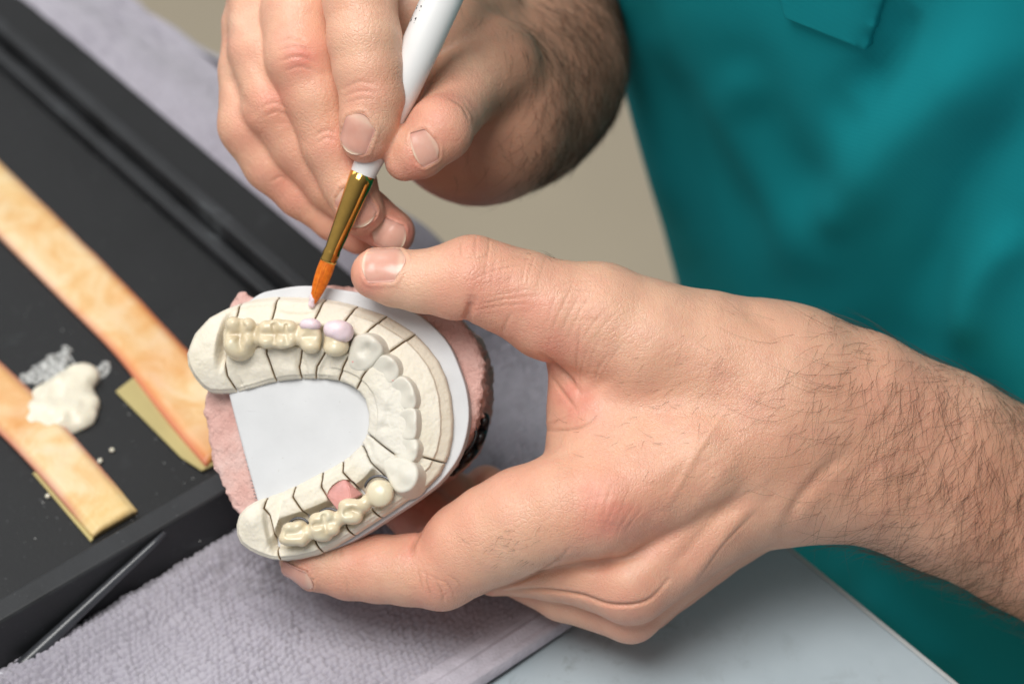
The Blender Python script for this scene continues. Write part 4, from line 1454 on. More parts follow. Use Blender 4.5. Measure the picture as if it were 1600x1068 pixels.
# tendons and veins on the back of the hand, wrist hollows
detL += [([(1090, 690), (1075, 730), (1050, 775), (1040, 790)], 6, 1.6), ([(1135, 640), (1100, 690), (1080, 730)], 5, 1.2), ([(1195, 760), (1120, 850), (1060, 930)], 12, 4.0), ([(1160, 760), (1100, 830), (1040, 900)], 10, -3.0), ([(1180, 800), (1130, 850), (1090, 905)], 4, -1.6),
         ([(1150, 640), (1060, 720), (990, 770)], 16, 2.2), ([(1165, 690), (1090, 790), (1010, 890)], 14, 2.4),
         ([(1150, 470), (1190, 500), (1230, 530)], 14, -3.0), ([(1225, 830), (1250, 780), (1290, 735), (1330, 705)], 11, -5.0), ([(1180, 590), (1120, 560), (1040, 520)], 16, 2.4), ([(1040, 600), (1120, 640), (1180, 650)], 26, -3.5), ([(1270, 520), (1330, 560), (1380, 580)], 22, 3.0)]
detL += fan(1060, 660, 20, 8, 4, 150, 15, 0.45, 2.2, 4, 8) + fan(1130, 740, 35, 7, 4, 120, 16, 0.4, 2.2, 4, 9) + fan(1050, 560, 30, 7, 5, 110, 15, 0.45, 2.0, 4, 10)
# nail beds of the thumb
detR = [([(438, 66), (455, 60), (478, 64)], 3, -2.2), ([(436, 80), (462, 72), (488, 80)], 3, -2.4), ([(438, 96), (466, 88), (494, 98)], 3, -2.2), ([(444, 112), (470, 104), (496, 114)], 3, -1.8), ([(462, 84)], 20, 3),
        ([(535, 140), (560, 128), (590, 132)], 3, -1.4), ([(536, 152), (562, 142), (592, 146)], 3, -1.6), ([(540, 162), (566, 154), (596, 158)], 2.6, -1.4), ([(490, 215), (508, 204), (526, 208)], 3, -1.8), ([(492, 226), (510, 216), (528, 220)], 3, -1.6),
        ([(408, 168), (430, 160), (448, 170)], 3, -1.8), ([(414, 182), (434, 174), (452, 184)], 3, -1.6), ([(425, 165)], 18, 2.5), ([(372, 38)], 15, 4), ([(352, 110), (372, 150), (390, 175)], 9, -3.5), ([(395, 90), (420, 150), (436, 190)], 8, -3),
        ([(398, 195)], 16, 2.5), ([(422, 285), (440, 276), (452, 286)], 3, -1.6), ([(734, 190), (722, 165), (700, 152)], 4, -2.2), ([(740, 200), (738, 180), (724, 160)], 3, -1.6)]

print('extract left')
lv, lq = extract(left_hand, V(420, 1180, 0) * [1, 1, 0] + [0, 0, -480], V(2050, 330, 0) * [1, 1, 0] + [0, 0, 120], 2.6, refine=1)
ln_ = grad(left_hand, lv)
print('left verts', len(lv))
rv, rq = extract(right_hand, V(300, 440, 0) * [1, 1, 0] + [0, 0, -760], V(1040, -260, 0) * [1, 1, 0] + [0, 0, 60], 3.0, refine=1)
rn_ = grad(right_hand, rv)
print('right verts', len(rv))


def march(f, o, d, n=60):
    t = np.zeros(len(o))
    for _ in range(n):
        t = t + np.clip(f(o + d * t[:, None]), -12, 40) * 0.8
    return o + d * t[:, None]


def eye_ray(px, py):
    """origin in front of the hand and direction along the sight line"""
    o = V(px, py, 300.0); b = V(px, py, -400.0)
    d = b - o; return o, d / np.linalg.norm(d)


NAILS = []


def nail(f, base, tip, width, lift_dir=None, roll=0.0, name='fingernail', thick=1.3, z_free=0.84, k=0.5):
    """a curved plate on the finger between two photo pixels (root, free edge)"""
    ends = []
    for p in (base, tip):
        o, d = eye_ray(*p)
        ends.append(march(f, o[None], d[None])[0])
    b, e = ends
    mid = (b + e) / 2
    n = grad(f, np.array([b, e, mid])).mean(0); n /= np.linalg.norm(n)
    if lift_dir is not None: n = np.asarray(lift_dir, float); n /= np.linalg.norm(n)
    ax = e - b; ln = np.linalg.norm(ax); ax /= ln
    n = n - ax * (n @ ax); n /= np.linalg.norm(n)
    sd = np.cross(n, ax)
    if roll:
        a = math.radians(roll); n, sd = n * math.cos(a) + sd * math.sin(a), sd * math.cos(a) - n * math.sin(a)
    nu, nv = 34, 26
    U = np.linspace(0, 1, nu); W = np.linspace(-1, 1, nv)
    UU, WW = np.meshgrid(U, W, indexing='ij')
    # outline: rounded root, gently curved free edge
    half = width / 2 * np.clip(1 - np.clip((0.30 - UU) / 0.30, 0, 1) ** 2.6 * 0.42, 0, 1) * np.clip(1 - np.clip((UU - 0.86) / 0.14, 0, 1) ** 2.4 * 0.22, 0, 1)
    along = UU * ln + (-(WW ** 2) * 0.10 * ln) * sstep(0.7, 1.0, UU) + (WW ** 2) * 0.13 * ln * (1 - sstep(0, .35, UU))
    q = b + ax * along[..., None] + sd * (WW * half)[..., None]
    q = q.reshape(-1, 3)
    s = march(f, q + n * 30, np.broadcast_to(-n, q.shape), 50)
    # plates are flatter along their length than the skin: blend with a straight run
    hgt = np.maximum((s - q) @ n, -width * 0.42).reshape(nu, nv)
    fit = np.linspace(hgt[4].mean(), hgt[-5].mean(), nu)[:, None] + (hgt.mean(0) - hgt.mean())[None, :]
    hh = np.maximum(hgt, hgt * (1 - k) + fit * k) + 0.15 + thick * (0.15 + 0.8 * sstep(0.0, 0.3, UU)) * (1 - 0.75 * np.abs(WW) ** 3)
    top = q + n * hh.reshape(-1)[:, None]
    bot = top - n * (thick * 1.8)
    N = nu * nv
    ii = np.arange(N).reshape(nu, nv)
    qd = np.stack([ii[:-1, :-1], ii[1:, :-1], ii[1:, 1:], ii[:-1, 1:]], -1).reshape(-1, 4)
    ring = list(ii[:, 0]) + list(ii[-1, 1:]) + list(ii[::-1, -1][1:]) + list(ii[0, ::-1][1:-1])
    sidef = np.array([(ring[i], ring[(i + 1) % len(ring)], ring[(i + 1) % len(ring)] + N, ring[i] + N) for i in range(len(ring))])
    faces = np.concatenate([qd, qd[:, ::-1] + N, sidef])
    tint = np.zeros((N, 3))
    edge = 1 - np.abs(WW)
    tint[:, 0] = np.clip(sstep(z_free - .03, z_free + .03, UU - 0.06 * WW ** 2 + .02) * 0.85 + 0.45 * np.exp(-((UU - 0.10) / 0.08) ** 2) + 0.08 * (1 - sstep(0, .12, edge)), 0, 1).ravel()
    tint[:, 1] = (0.3 * (1 - sstep(0.08, 0.3, edge))).ravel()
    NAILS.append((name, np.concatenate([top, bot]), faces, np.concatenate([tint, tint])))
    outl = np.concatenate([top.reshape(nu, nv, 3)[:, 0], top.reshape(nu, nv, 3)[:, -1], top.reshape(nu, nv, 3)[0]])
    return top, outl


# the nails: root pixel, free-edge pixel, width
nl = [nail(left_hand, (634, 408), (566, 409), 66, lift_dir=(-0.02, 0.42, 0.90), name='thumbnail', k=.6, z_free=.95)]
nr = [nail(right_hand, (568, 178), (547, 238), 52, name='fingernail', lift_dir=(-0.22, 0.05, 0.97), z_free=.95),
      nail(right_hand, (538, 292), (571, 352), 56, name='fingernail', z_free=.95),
      nail(right_hand, (684, 225), (646, 240), 54, name='thumbnail', lift_dir=(0.42, -0.30, 0.85), z_free=.95),
      nail(right_hand, (582, 362), (632, 378), 46, name='fingernail', z_free=.96)]
nl.append(nail(left_hand, (490, 911), (440, 888), 32, name='fingernail', lift_dir=(-0.38, -0.90, -0.05), z_free=1.1))


def nail_fold(v, nails):
    """skin swells round a nail and dips at its border"""
    add = np.zeros(len(v))
    for top, outl in nails:
        c = top.mean(0); R = np.linalg.norm(top - c, axis=1).max() + 14
        m = np.nonzero(np.linalg.norm(v - c, axis=1) < R)[0]
        if len(m) == 0: continue
        d = np.full(len(m), 1e9); din = np.full(len(m), 1e9)
        for i in range(0, len(outl), 1): d = np.minimum(d, ((v[m] - outl[i]) ** 2).sum(1))
        for i in range(0, len(top), 2): din = np.minimum(din, ((v[m] - top[i]) ** 2).sum(1))
        d = np.sqrt(d); din = np.sqrt(din)
        inside = din < 3.2
        add[m] += np.where(inside & (d > 3), -1.5, 0) + 1.7 * np.exp(-((d - 4.5) / 3.6) ** 2) * (~inside)
    return add


a, dkL = sculpt(lv, ln_, detL)
a = a + nail_fold(lv, nl)
a = a + 1.0 * fbm(lv * 0.016, 3, 2) + 0.35 * fbm(lv * 0.06, 5, 2)
lv2 = lv + ln_ * a[:, None]
a, dkR = sculpt(rv, rn_, detR)
a = a + nail_fold(rv, nr)
a = a + 1.1 * fbm(rv * 0.016, 7, 2) + 0.35 * fbm(rv * 0.06, 8, 2)
rv2 = rv + rn_ * a[:, None]

redL = blush(lv, [(575, 440, 36, .65), (560, 425, 22, .5), (700, 470, 60, .38), (735, 480, 40, .45), (760, 450, 70, .35), (830, 490, 80, .40), (870, 550, 50, .55), (895, 620, 45, .6), (740, 385, 30, .25), (950, 800, 62, .62), (1000, 830, 60, .35), (985, 930, 60, .35), (680, 925, 40, .35),
                  (650, 850, 40, .5), (560, 870, 60, .4), (470, 880, 30, .5), (690, 800, 60, .3), (1000, 985, 50, .28), (660, 800, 90, .5, -400, -160), (760, 880, 80, .4, -400, -120), (780, 750, 60, .25), (1060, 880, 60, .18), (1420, 620, 80, .15)])
palL = blush(lv, [(640, 462, 46, .5), (660, 420, 40, .35), (940, 450, 120, .18), (505, 862, 34, .55), (455, 878, 20, .6), (800, 840, 80, .22), (985, 900, 26, .35), (1000, 440, 60, .15), (600, 900, 40, .25)])
redR = blush(rv, [(470, 90, 34, .65), (575, 150, 40, .3), (560, 250, 24, .45), (600, 235, 30, .3), (690, 190, 60, .45), (640, 260, 34, .65), (700, 160, 40, .5), (585, 350, 40, .85), (630, 365, 50, .95, -400, -100), (430, 160, 34, .5), (395, 200, 30, .35), (440, 290, 40, .4), (375, 60, 30, .3), (512, 225, 30, .3)])
palR = blush(rv, [(590, 200, 40, .35), (372, 38, 22, .45), (568, 60, 60, .25), (500, 160, 40, .2), (660, 95, 40, .3), (360, 120, 30, .2)])
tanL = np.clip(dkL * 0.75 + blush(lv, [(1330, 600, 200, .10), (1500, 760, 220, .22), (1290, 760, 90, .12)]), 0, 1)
tan_shadeR = np.clip(dkR * 0.55 + blush(rv, [(880, 110, 190, .85), (800, 200, 190, .55), (790, 20, 150, .6)]) * sstep(-90, -190, rv[:, 2]) * sstep(690, 760, proj(rv)[:, 0]), 0, 1)  # creases and tan, deepened to paint the forearm's shaded side
mott = lambda v, s: np.clip(0.75 + 0.5 * fbm(v * 0.035, s, 3), 0.3, 1.3)
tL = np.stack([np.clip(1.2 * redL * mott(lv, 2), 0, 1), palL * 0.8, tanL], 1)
tR = np.stack([np.clip(1.2 * redR * mott(rv, 2), 0, 1), palR * 0.8, tan_shadeR], 1)

# ------------------------------------------------------------------ torso under the shirt, shirt, hair
def fromworld(Wp):
    q = (np.asarray(Wp, float) - CAM) @ BASIS
    q = q + np.array([0, 0, D0])
    return q / S


def torso_c(z):
    b = 0.170 - 0.20 * z
    x = 0.116 - 0.22 * z
    return np.array([(x - 0.764 * b) / 0.645, b])


def torso_ring(z, th, grow=0.0):
    c = torso_c(z)
    wa = 0.172 + grow; wb = 0.110 + grow
    up = sstep(0.26, 0.46, np.asarray(z))
    wa = wa * (1 - 0.75 * up); wb = wb * (1 - 0.55 * up)
    k = 2.3
    cs, sn = np.cos(th), np.sin(th)
    r = (np.abs(cs) ** k + np.abs(sn) ** k) ** (-1 / k)
    return np.stack([c[0] + wa * cs * r, c[1] + wb * sn * r], -1)


# coarse torso and upper arms, inside the clothes, joined with both hands into one body mesh
def seg_body():
    mb_v = []; mb_f = []; n0 = 0
    zs = np.linspace(-0.42, 0.50, 32); th = np.linspace(0, 2 * np.pi, 48, endpoint=False)
    vs = np.concatenate([untab(torso_ring(z, th, -0.012), np.full(48, z)) for z in zs])
    fs = [(i * 48 + j, i * 48 + (j + 1) % 48, (i + 1) * 48 + (j + 1) % 48, (i + 1) * 48 + j) for i in range(31) for j in range(48)]
    fs += [tuple(range(48))[::-1], tuple(31 * 48 + j for j in range(48))]
    mb_v.append(vs); mb_f += fs; n0 = len(vs)
    shL = untab(torso_c(0.36) + [0.150, 0.0], 0.34); shR = untab(torso_c(0.36) + [-0.150, 0.0], 0.34)
    eL = toworld(V(1880, 968, -310)); eR = toworld(V(875, -225, -850))
    for a, b, r0, r1 in ((eL, shL, .0285, .052), (eR, shR, .027, .052)):
        t = np.linspace(-0.02, 1, 14)
        path = a[None] * (1 - t[:, None]) + b[None] * t[:, None]
        v_, f_ = tube(path, r0 + (r1 - r0) * t, 20)
        mb_v.append(v_); mb_f += [tuple(np.array(f) + n0) for f in f_]; n0 += len(v_)
    return np.concatenate(mb_v), mb_f, (shL, shR, eL, eR)


bv, bf, (shL, shR, eL, eR) = seg_body()
person = empty('person', untab(torso_c(-0.42), -0.42), 'person in a teal shirt holding the dental model and painting it with a brush', 'person')
tris = []
for f in bf:
    if len(f) == 4: tris.append(f)
    else:
        for i in range(1, len(f) - 1): tris.append((f[0], f[i], f[i + 1], f[i + 1]))
LVw, RVw = toworld(lv2), toworld(rv2)
allv = np.concatenate([LVw, RVw, bv])
polys = [tuple(x) for x in lq] + [tuple(x) for x in rq + len(lv2)] + [tuple(np.array(f) + len(lv2) + len(rv2)) for f in bf]
body = mesh_obj('body', allv, polys, M['skin'], person)
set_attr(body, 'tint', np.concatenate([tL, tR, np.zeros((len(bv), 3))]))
for name, v, f, t in NAILS:
    o = mesh_obj(name, toworld(v), f, M['nail'], person)
    set_attr(o, 'tint', t)


# ---- shirt
def wfold(px, py, items):
    add = np.zeros(len(px)); q = np.stack([px, py], 1)
    for pts, wd, amp in items:
        p = smooth_poly(pts, 6, False) if len(pts) > 2 else np.asarray(pts, float)
        d = poly_dist(q, p, False)
        e = np.minimum(np.hypot(*(q - p[0]).T), np.hypot(*(q - p[-1]).T)) / np.hypot(*(p[-1] - p[0]))
        add += amp * np.exp(-(d / wd) ** 2) * (0.25 + 0.75 * sstep(0, .3, e))
    return add


def make_shirt():
    zs = np.arange(-0.40, 0.44, 0.004); th = np.linspace(0, 2 * np.pi, 420, endpoint=False)
    nz, nt = len(zs), len(th)
    vs = np.concatenate([untab(torso_ring(z, th, 0.004), np.full(nt, z)) for z in zs]).reshape(nz, nt, 3)
    def normals(v):
        dt = np.roll(v, -1, 1) - np.roll(v, 1, 1); dz = np.gradient(v, axis=0)
        n = np.cross(dt, dz); n /= np.linalg.norm(n, axis=-1, keepdims=True)
        return n
    n = normals(vs)
    c = vs.mean(1, keepdims=True)
    if ((vs - c) * n).sum() < 0: n = -n
    U_ = fromworld(vs.reshape(-1, 3)); pp = proj(U_)
    front = ((CAM - vs) * n).sum(-1).ravel() > -0.02
    mm = 0.001
    folds = [([(1010, 60), (1085, 190), (1150, 300), (1230, 420)], 46, -4 * mm), ([(1075, 60), (1150, 210), (1230, 350), (1300, 470)], 48, 3.5 * mm),
             ([(1160, 130), (1220, 250), (1310, 330)], 50, -4 * mm), ([(1600, 20), (1500, 130), (1400, 230), (1330, 330), (1310, 450)], 60, 7 * mm), ([(1420, 0), (1385, 90), (1330, 160)], 30, -6 * mm),
             ([(1620, 150), (1530, 260), (1460, 400), (1440, 520)], 34, -5 * mm), ([(1620, 330), (1540, 430), (1500, 560)], 34, 5 * mm), ([(960, 30), (1010, 190), (1070, 380)], 22, 4 * mm),
             ([(1330, 900), (1420, 980), (1520, 1060)], 26, 5 * mm), ([(1280, 930), (1380, 1040)], 22, -5 * mm)]
    add = 0.85 * wfold(pp[:, 0], pp[:, 1], folds) * front
    P = vs.reshape(-1, 3)
    add = add + 0.0028 * fbm(P * np.array([8, 8, 4.0]), 3, 2) + 0.0006 * fbm(P * np.array([26, 26, 14.0]), 6, 2)
    vs = vs + n * add.reshape(nz, nt)[..., None]
    inner = vs - n * 0.0022
    ii = np.arange(nz * nt).reshape(nz, nt)
    jj = np.roll(ii, -1, 1)
    q = np.stack([ii[:-1], jj[:-1], jj[1:], ii[1:]], -1).reshape(-1, 4)
    N = nz * nt
    rim = np.concatenate([np.stack([ii[0] + N, jj[0] + N, jj[0], ii[0]], -1), np.stack([ii[-1], jj[-1], jj[-1] + N, ii[-1] + N], -1)])
    V3 = np.concatenate([vs.reshape(-1, 3), inner.reshape(-1, 3)])
    Q = np.concatenate([q, q[:, ::-1] + N, rim])
    if ((vs - c) * normals(vs)).sum() < 0: Q = Q[:, ::-1]
    sh = mesh_obj('shirt', V3, Q, M['shirt'], person)
    # short sleeves over both upper arms
    for a, b, f0, f1, nm in ((eL, shL, 0.45, 1.0, 'sleeve'), (eR, shR, 0.42, 1.0, 'sleeve')):
        t = np.linspace(f0, f1, 20)
        path = a[None] * (1 - t[:, None]) + b[None] * t[:, None]
        v_, f_ = tube(path, 0.058 + 0.014 * t + 0.002 * np.sin(t * 40), 40, cap=False)
        o = mesh_obj(nm, v_, f_, M['shirt'], sh)
        o.modifiers.new('thick', 'SOLIDIFY').thickness = 0.002
    return sh, vs, n, pp.reshape(nz, nt, 2)


shirt, SV, SN, SP = make_shirt()


def on_shirt(px, py):
    k = np.argmin((SP[..., 0] - px) ** 2 + (SP[..., 1] - py) ** 2 + 1e6 * ((((CAM - SV) * SN).sum(-1)) < 0))
    i, j = np.unravel_index(k, SP.shape[:2])
    return SV[i, j], SN[i, j]


def shirt_patch(name, quad, lift, nu=24, nv=24, mat='shirt', parent=None):
    """cloth flap lying on the shirt between four photo pixels"""
    g = []
    for i in range(nu):
        for j in range(nv):
            u, v = i / (nu - 1), j / (nv - 1)
            p = (np.array(quad[0]) * (1 - u) + np.array(quad[1]) * u) * (1 - v) + (np.array(quad[3]) * (1 - u) + np.array(quad[2]) * u) * v
            g.append(p)
    P = []; Nn = []
    for p in g:
        s, n = on_shirt(*p)
        # slide within the tangent plane to the exact sight line
        d = FW + R_ * (p[0] - CX) / F + UP * (CY - p[1]) / F
        t = ((s - CAM) @ n) / (d @ n)
        P.append(CAM + d * t); Nn.append(n)
    P = np.array(P).reshape(nu, nv, 3); Nn = np.array(Nn).reshape(nu, nv, 3)
    for _ in range(6):
        P[1:-1, 1:-1] = (P[:-2, 1:-1] + P[2:, 1:-1] + P[1:-1, :-2] + P[1:-1, 2:]) / 4
    top = P + Nn * lift; bot = P - Nn * 0.0006
    N = nu * nv; ii = np.arange(N).reshape(nu, nv)
    q = np.stack([ii[:-1, :-1], ii[1:, :-1], ii[1:, 1:], ii[:-1, 1:]], -1).reshape(-1, 4)
    ring = list(ii[:, 0]) + list(ii[-1, 1:]) + list(ii[::-1, -1][1:]) + list(ii[0, ::-1][1:-1])
    side = np.array([(ring[i], ring[(i + 1) % len(ring)], ring[(i + 1) % len(ring)] + N, ring[i] + N) for i in range(len(ring))])
    o = mesh_obj(name, np.concatenate([top.reshape(-1, 3), bot.reshape(-1, 3)]), np.concatenate([q, q[:, ::-1] + N, side]), M[mat], parent or shirt)
    bm = bmesh.new(); bm.from_mesh(o.data); bmesh.ops.recalc_face_normals(bm, faces=bm.faces); bm.to_mesh(o.data); bm.free()
    bevel(o, 0.0005, 2)
    return o


shirt_patch('placket', [(1215, -60), (1405, -60), (1362, 72), (1235, 22)], 0.0024)

# ---- hair on the forearms
def hair(verts, nrm, n, region, flow, ln, seed, rad=0.00007, flat=1.0):
    r_ = np.random.default_rng(seed)
    pp = proj(verts)
    wgt = region(pp, verts, nrm)
    idx = r_.choice(len(verts), n, p=wgt / wgt.sum())
    mb = MB(); VV = []; FF_ = []; k = 0
    for i in idx:
        p = verts[i] + r_.normal(0, 1.2, 3); nn = nrm[i]
        fx, fy = flow(pp[i])
        d = np.array([fx, -fy, 0.0]); d = d - nn * (d @ nn); d /= np.linalg.norm(d) + 1e-9
        s = np.cross(nn, d)
        d = d + s * r_.normal(0, .38); d /= np.linalg.norm(d)
        l = ln * r_.uniform(.5, 1.25); bend = r_.normal(0, .5); lift = r_.uniform(.10, .40) * flat
        pts = []
        for t in (0, .25, .5, .75, 1.0):
            pts.append(p + d * l * t + s * bend * l * t * t + nn * (l * lift * (t - 0.75 * t * t)) + nn * (0.4 if t else -1.0))
        pts = toworld(np.array(pts))
        T = pts[-1] - pts[0]; T /= np.linalg.norm(T)
        A = np.cross(T, [0.3, 0.5, 0.81]); A /= np.linalg.norm(A); B = np.cross(T, A)
        for j, q in enumerate(pts):
            rr = rad * (1.0, .95, .8, .55, .12)[j]
            for a in (0, 2.094, 4.189): VV.append(q + rr * (A * math.cos(a) + B * math.sin(a)))
        for j in range(4):
            for a in range(3):
                b = (a + 1) % 3
                FF_.append((k + j * 3 + a, k + j * 3 + b, k + j * 3 + 3 + b, k + j * 3 + 3 + a))
        k += 15
    return np.array(VV), np.array(FF_)


def regL(pp, v, n):
    x, y = pp.T
    w = sstep(1260, 1500, x) * (0.35 + 0.65 * sstep(480, 640, y)) * (x < 1690)
    w = w + 0.5 * np.exp(-((x - 1310) / 70) ** 2 - ((y - 590) / 60) ** 2) + 0.3 * np.exp(-((x - 1290) / 60) ** 2 - ((y - 700) / 60) ** 2)
    return w * (n[:, 2] > -0.15)


def flowL(p):
    x, y = p
    t = np.clip((x - 1200) / 350, 0, 1)
    return (-0.75 + 0.1 * t, 0.35 + 0.75 * t)       # lying across the forearm, back towards the little-finger side


hv, hf = hair(lv2, ln_, 1700, regL, flowL, 78, 3, 0.000036)
o = mesh_obj('arm_hair', hv, hf, M['hair'], person); o['kind'] = 'stuff'


def regL2(pp, v, n):
    x, y = pp.T
    w = 0.7 * np.exp(-((x - 800) / 45) ** 2 - ((y - 850) / 30) ** 2) + .35 * np.exp(-((x - 1060) / 90) ** 2 - ((y - 640) / 80) ** 2) + .3 * np.exp(-((x - 860) / 40) ** 2 - ((y - 405) / 12) ** 2)
    return w * (n[:, 2] > 0)


hv, hf = hair(lv2, ln_, 130, regL2, lambda p: (-0.9, 0.3), 20, 4, 0.00003)
o = mesh_obj('finger_hair', hv, hf, M['hair'], person); o['kind'] = 'stuff'



def regR(pp, v, n):
    x, y = pp.T
    return (v[:, 2] < -160) * (0.04 + 1.3 * sstep(770, 930, x)) * sstep(-0.2, 0.1, n[:, 2]) * (x > 700)  # strands packed denser to the right, to darken the arm's shaded side


hv, hf = hair(rv2, rn_, 3000, regR, lambda p: (0.2, 1.0), 50, 6, 0.000042, 0.15)
o = mesh_obj('arm_hair', hv, hf, M['hair'], person); o['kind'] = 'stuff'

# ------------------------------------------------------------------ the brush
def brush():
    c_tip = c2u(L(487, 478, -22))
    zt = c_tip[2]
    axis_pts = [(487, 479), (515, 402), (567, 272), (690, 0), (740, -110)]
    def at(px, py):
        t = (479 - py) / 479.0
        return V(px, py, zt + 60 * t)
    root = empty('paint_brush', toworld(at(567, 272)), 'fine brush with orange bristles, gold ferrule and white handle', 'brush')
    def lathe(name, prof, mat, parent, seg=40):
        """prof: (px, py, radius px)"""
        path = np.array([at(p[0], p[1]) for p in prof])
        rad = np.array([p[2] for p in prof])
        v_, f_ = tube(toworld(path), rad * S, seg)
        mb = MB(); mb.add(v_, f_)
        return mb.build(name, M[mat], parent)
    def lerp(a, b, t): return (a[0] + (b[0] - a[0]) * t, a[1] + (b[1] - a[1]) * t)
    a, b, c, d = (487, 479), (514, 405), (567, 272), (690, 0)
    hp = [(*lerp(c, d, -0.02), 19.5), (*lerp(c, d, 0.0), 20.2), (*lerp(c, d, 0.08), 22.5), (*lerp(c, d, 0.25), 26), (*lerp(c, d, 0.5), 29.5), (*lerp(c, d, 0.75), 31.5), (*lerp(c, d, 1.0), 32.0), (*lerp(c, d, 1.35), 31), (*lerp(c, d, 2.2), 22), (*lerp(c, d, 2.6), 14), (*lerp(c, d, 2.64), 6)]
    h = lathe('handle', hp, 'handle', root)
    fp = [(*lerp(b, c, 1.01), 18.8), (*lerp(b, c, 1.0), 20.6), (*lerp(b, c, .9), 20.0), (*lerp(b, c, .5), 16.8), (*lerp(b, c, .12), 12.8), (*lerp(b, c, .09), 13.6), (*lerp(b, c, .06), 13.9), (*lerp(b, c, .03), 13.2), (*lerp(b, c, .0), 13.6), (*lerp(b, c, -.02), 13.8), (*lerp(b, c, -.04), 12.2)]
    # split into a long cone, a waist and a rolled bead
    lathe('ferrule', fp, 'gold', root)
    # bristles: a core and single hairs round it
    t = NT('orange_bristle')
    cc = t.coord((1.0, 1.0, 1.0))
    t.p(Base_Color=t.ramp(t.noise(cc, 900, 3), [(0.3, (0.62, 0.13, 0.006)), (0.7, (0.85, 0.24, 0.015))]), Roughness=0.35)
    t.b.inputs['Subsurface Weight'].default_value = 0.3
    t.b.inputs['Subsurface Radius'].default_value = (0.002, 0.0008, 0.0003)
    M['bristle'] = t.m
    bp = [(*lerp(b, a, -.02), 11.2), (*lerp(b, a, .05), 11.8), (*lerp(b, a, .2), 12.6), (*lerp(b, a, .4), 12.2), (*lerp(b, a, .6), 10.4), (*lerp(b, a, .8), 7.2), (*lerp(b, a, .93), 4.0), (*lerp(b, a, 1.0), 1.2)]
    br = lathe('bristles', bp, 'bristle', root)
    # ridges of single hairs
    P0, P1 = at(*b), at(*a)
    ax = (P1 - P0); ln = np.linalg.norm(ax); ax /= ln
    e1 = np.cross(ax, [0, 0, 1.0]); e1 /= np.linalg.norm(e1); e2 = np.cross(ax, e1)
    mb = MB()
    tt = np.array([-.02, .05, .2, .4, .6, .8, .93, 1.0]); rr = np.array([11.2, 11.8, 12.6, 12.2, 10.4, 7.2, 4.0, 1.2])
    for i in range(70):
        an = i * 2.39996 + rng.normal(0, .1); sw = rng.normal(0, .10); end = rng.uniform(.75, 1.02)
        s = np.linspace(0, end, 9)
        r = np.interp(s, tt, rr)
        pts = P0 + ax * ln * s[:, None] + (e1 * np.cos(an + sw * s)[:, None] + e2 * np.sin(an + sw * s)[:, None]) * (r + .15)[:, None]
        v_, f_ = tube(toworld(pts), np.linspace(.00012, .00004, 9), 5, cap=False); mb.add(v_, f_)
    mb.build('bristle_hairs', M['bristle'], br)
    # wet pink porcelain on the very tip
    wet = lambda P: smin(smin(ellip(P, at(487, 475), (5.5, 6.5, 6)), ellip(P, at(490, 468), (6.3, 5, 6.5)), 5), ellip(P, at(487, 463), (3, 5, 6)), 5) + 0.5 * vnoise(P * .2, 4)
    cc_ = at(488, 470)
    v, q = extract(wet, cc_ - 20, cc_ + 20, 0.9, refine=0)
    mesh_obj('wet_tip', toworld(v), q, M['pinkporc'], br)
    # small print along the handle's left flank
    ax2 = at(*d) - at(*c); L2 = np.linalg.norm(ax2); ax2 /= L2
    s1 = np.cross(ax2, [0, 0, 1.0]); s1 /= np.linalg.norm(s1)
    if s1[0] > 0: s1 = -s1
    s2 = np.cross(s1, ax2)
    if s2[2] < 0: s2 = -s2
    hx = np.array([-.02, 0, .08, .25, .5, .75, 1.0, 1.35]); hr = np.array([19.5, 20.2, 22.5, 26, 29.5, 31.5, 32, 31])
    def mark(s, ang, w, hgt, mb_):
        vs = []
        for du, dv in ((0, 0), (1, 0), (1, 1), (0, 1)):
            ss = s + du * w; aa = math.radians(ang + dv * hgt)
            vs.append(at(*c) + ax2 * L2 * ss + (s1 * math.cos(aa) + s2 * math.sin(aa)) * (np.interp(ss, hx, hr) + .25))
        mb_.add(toworld(np.array(vs)), [(0, 1, 2, 3)])
    bl, bk = MB(), MB()
    for s0, n_, mbx in ((.42, 1, bl), (.49, 2, bl), (.555, 3, bl), (.64, 2, bl), (.83, 2, bk), (.90, 2, bk), (.96, 3, bk)):
        for j in range(n_):
            b0 = s0 + j * .018
            mark(b0, 20, .0045, 26, mbx); mark(b0 + .0045, 20 + rng.choice([0, 20]), .007, 6, mbx)
            if rng.random() < .7: mark(b0 + .0115, 20, .004, 26, mbx)
    for nm, mbx, mt in (('blue_lettering', bl, 'inkblue'), ('black_lettering', bk, 'inkblack')):
        mbx.build(nm, M[mt], h, smooth=False)
    return root


brush()

# ------------------------------------------------------------------ light, camera, view
w = bpy.data.worlds.new('World'); scene.world = w; w.use_nodes = True
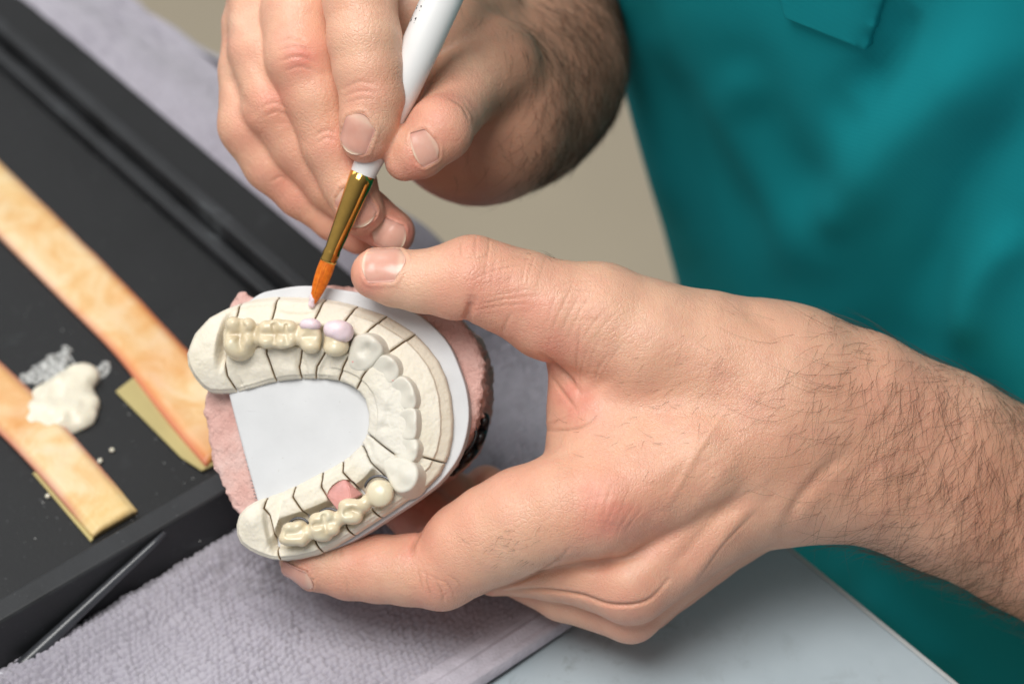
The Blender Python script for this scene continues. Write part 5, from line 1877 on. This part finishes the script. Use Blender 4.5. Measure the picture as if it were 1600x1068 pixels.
# added background gradient, bright to the upper left, dim right to darken reflections there
wt = w.node_tree
tc = wt.nodes.new('ShaderNodeTexCoord')
dp = wt.nodes.new('ShaderNodeVectorMath'); dp.operation = 'DOT_PRODUCT'
dp.inputs[1].default_value = Vector((-0.72, 0.10, 0.68)).normalized()
wt.links.new(tc.outputs['Generated'], dp.inputs[0])
rp = wt.nodes.new('ShaderNodeValToRGB')
wt.links.new(dp.outputs['Value'], rp.inputs['Fac'])
mr = wt.nodes.new('ShaderNodeMapRange'); mr.inputs['From Min'].default_value = -1; wt.links.new(dp.outputs['Value'], mr.inputs['Value'])
wt.links.new(mr.outputs[0], rp.inputs['Fac'])
rp.color_ramp.elements[0].position = 0.30; rp.color_ramp.elements[0].color = (0.15, 0.15, 0.155, 1)
rp.color_ramp.elements[1].position = 0.95; rp.color_ramp.elements[1].color = (0.98, 0.99, 1.0, 1)
wt.links.new(rp.outputs['Color'], wt.nodes['Background'].inputs[0])
wt.nodes['Background'].inputs[1].default_value = 0.44


def area(name, loc, target, size, power, col=(1, 1, 1), sy=None):
    l = bpy.data.lights.new(name, 'AREA')
    l.energy = power; l.size = size; l.color = col
    if sy: l.shape = 'RECTANGLE'; l.size_y = sy
    o = bpy.data.objects.new(name, l); COL.objects.link(o)
    o.location = loc
    o.rotation_euler = (Vector(target) - Vector(loc)).to_track_quat('-Z', 'Y').to_euler()
    return o


area('key_softbox', (-0.22, -0.30, 1.22), (0.05, 0.03, 0.04), 0.66, 15.9, (1.0, 0.985, 0.955))
area('side_fill_softbox', (-0.70, 0.75, 0.95), (0.05, 0.05, 0.05), 0.7, 4, (0.95, 0.98, 1.0))  # added soft lamp at the back left, there to give the forms shape

cam = bpy.data.cameras.new('camera')
cam.lens = LENS; cam.sensor_width = SENSOR; cam.clip_start = 0.02; cam.clip_end = 30
cam.dof.use_dof = True; cam.dof.focus_distance = D0 - 0.004; cam.dof.aperture_fstop = 8.0
co = bpy.data.objects.new('camera', cam); COL.objects.link(co)
co.matrix_world = Matrix([[*BASIS[0], CAM[0]], [*BASIS[1], CAM[1]], [*BASIS[2], CAM[2]], [0, 0, 0, 1]])
scene.camera = co
scene.view_settings.view_transform = 'Standard'
scene.view_settings.look = 'None'
scene.view_settings.exposure = 0.0
scene.view_settings.gamma = 1.0
scene.view_settings.use_curve_mapping = False
scene.cycles.use_denoising = True
scene.cycles.max_bounces = 8
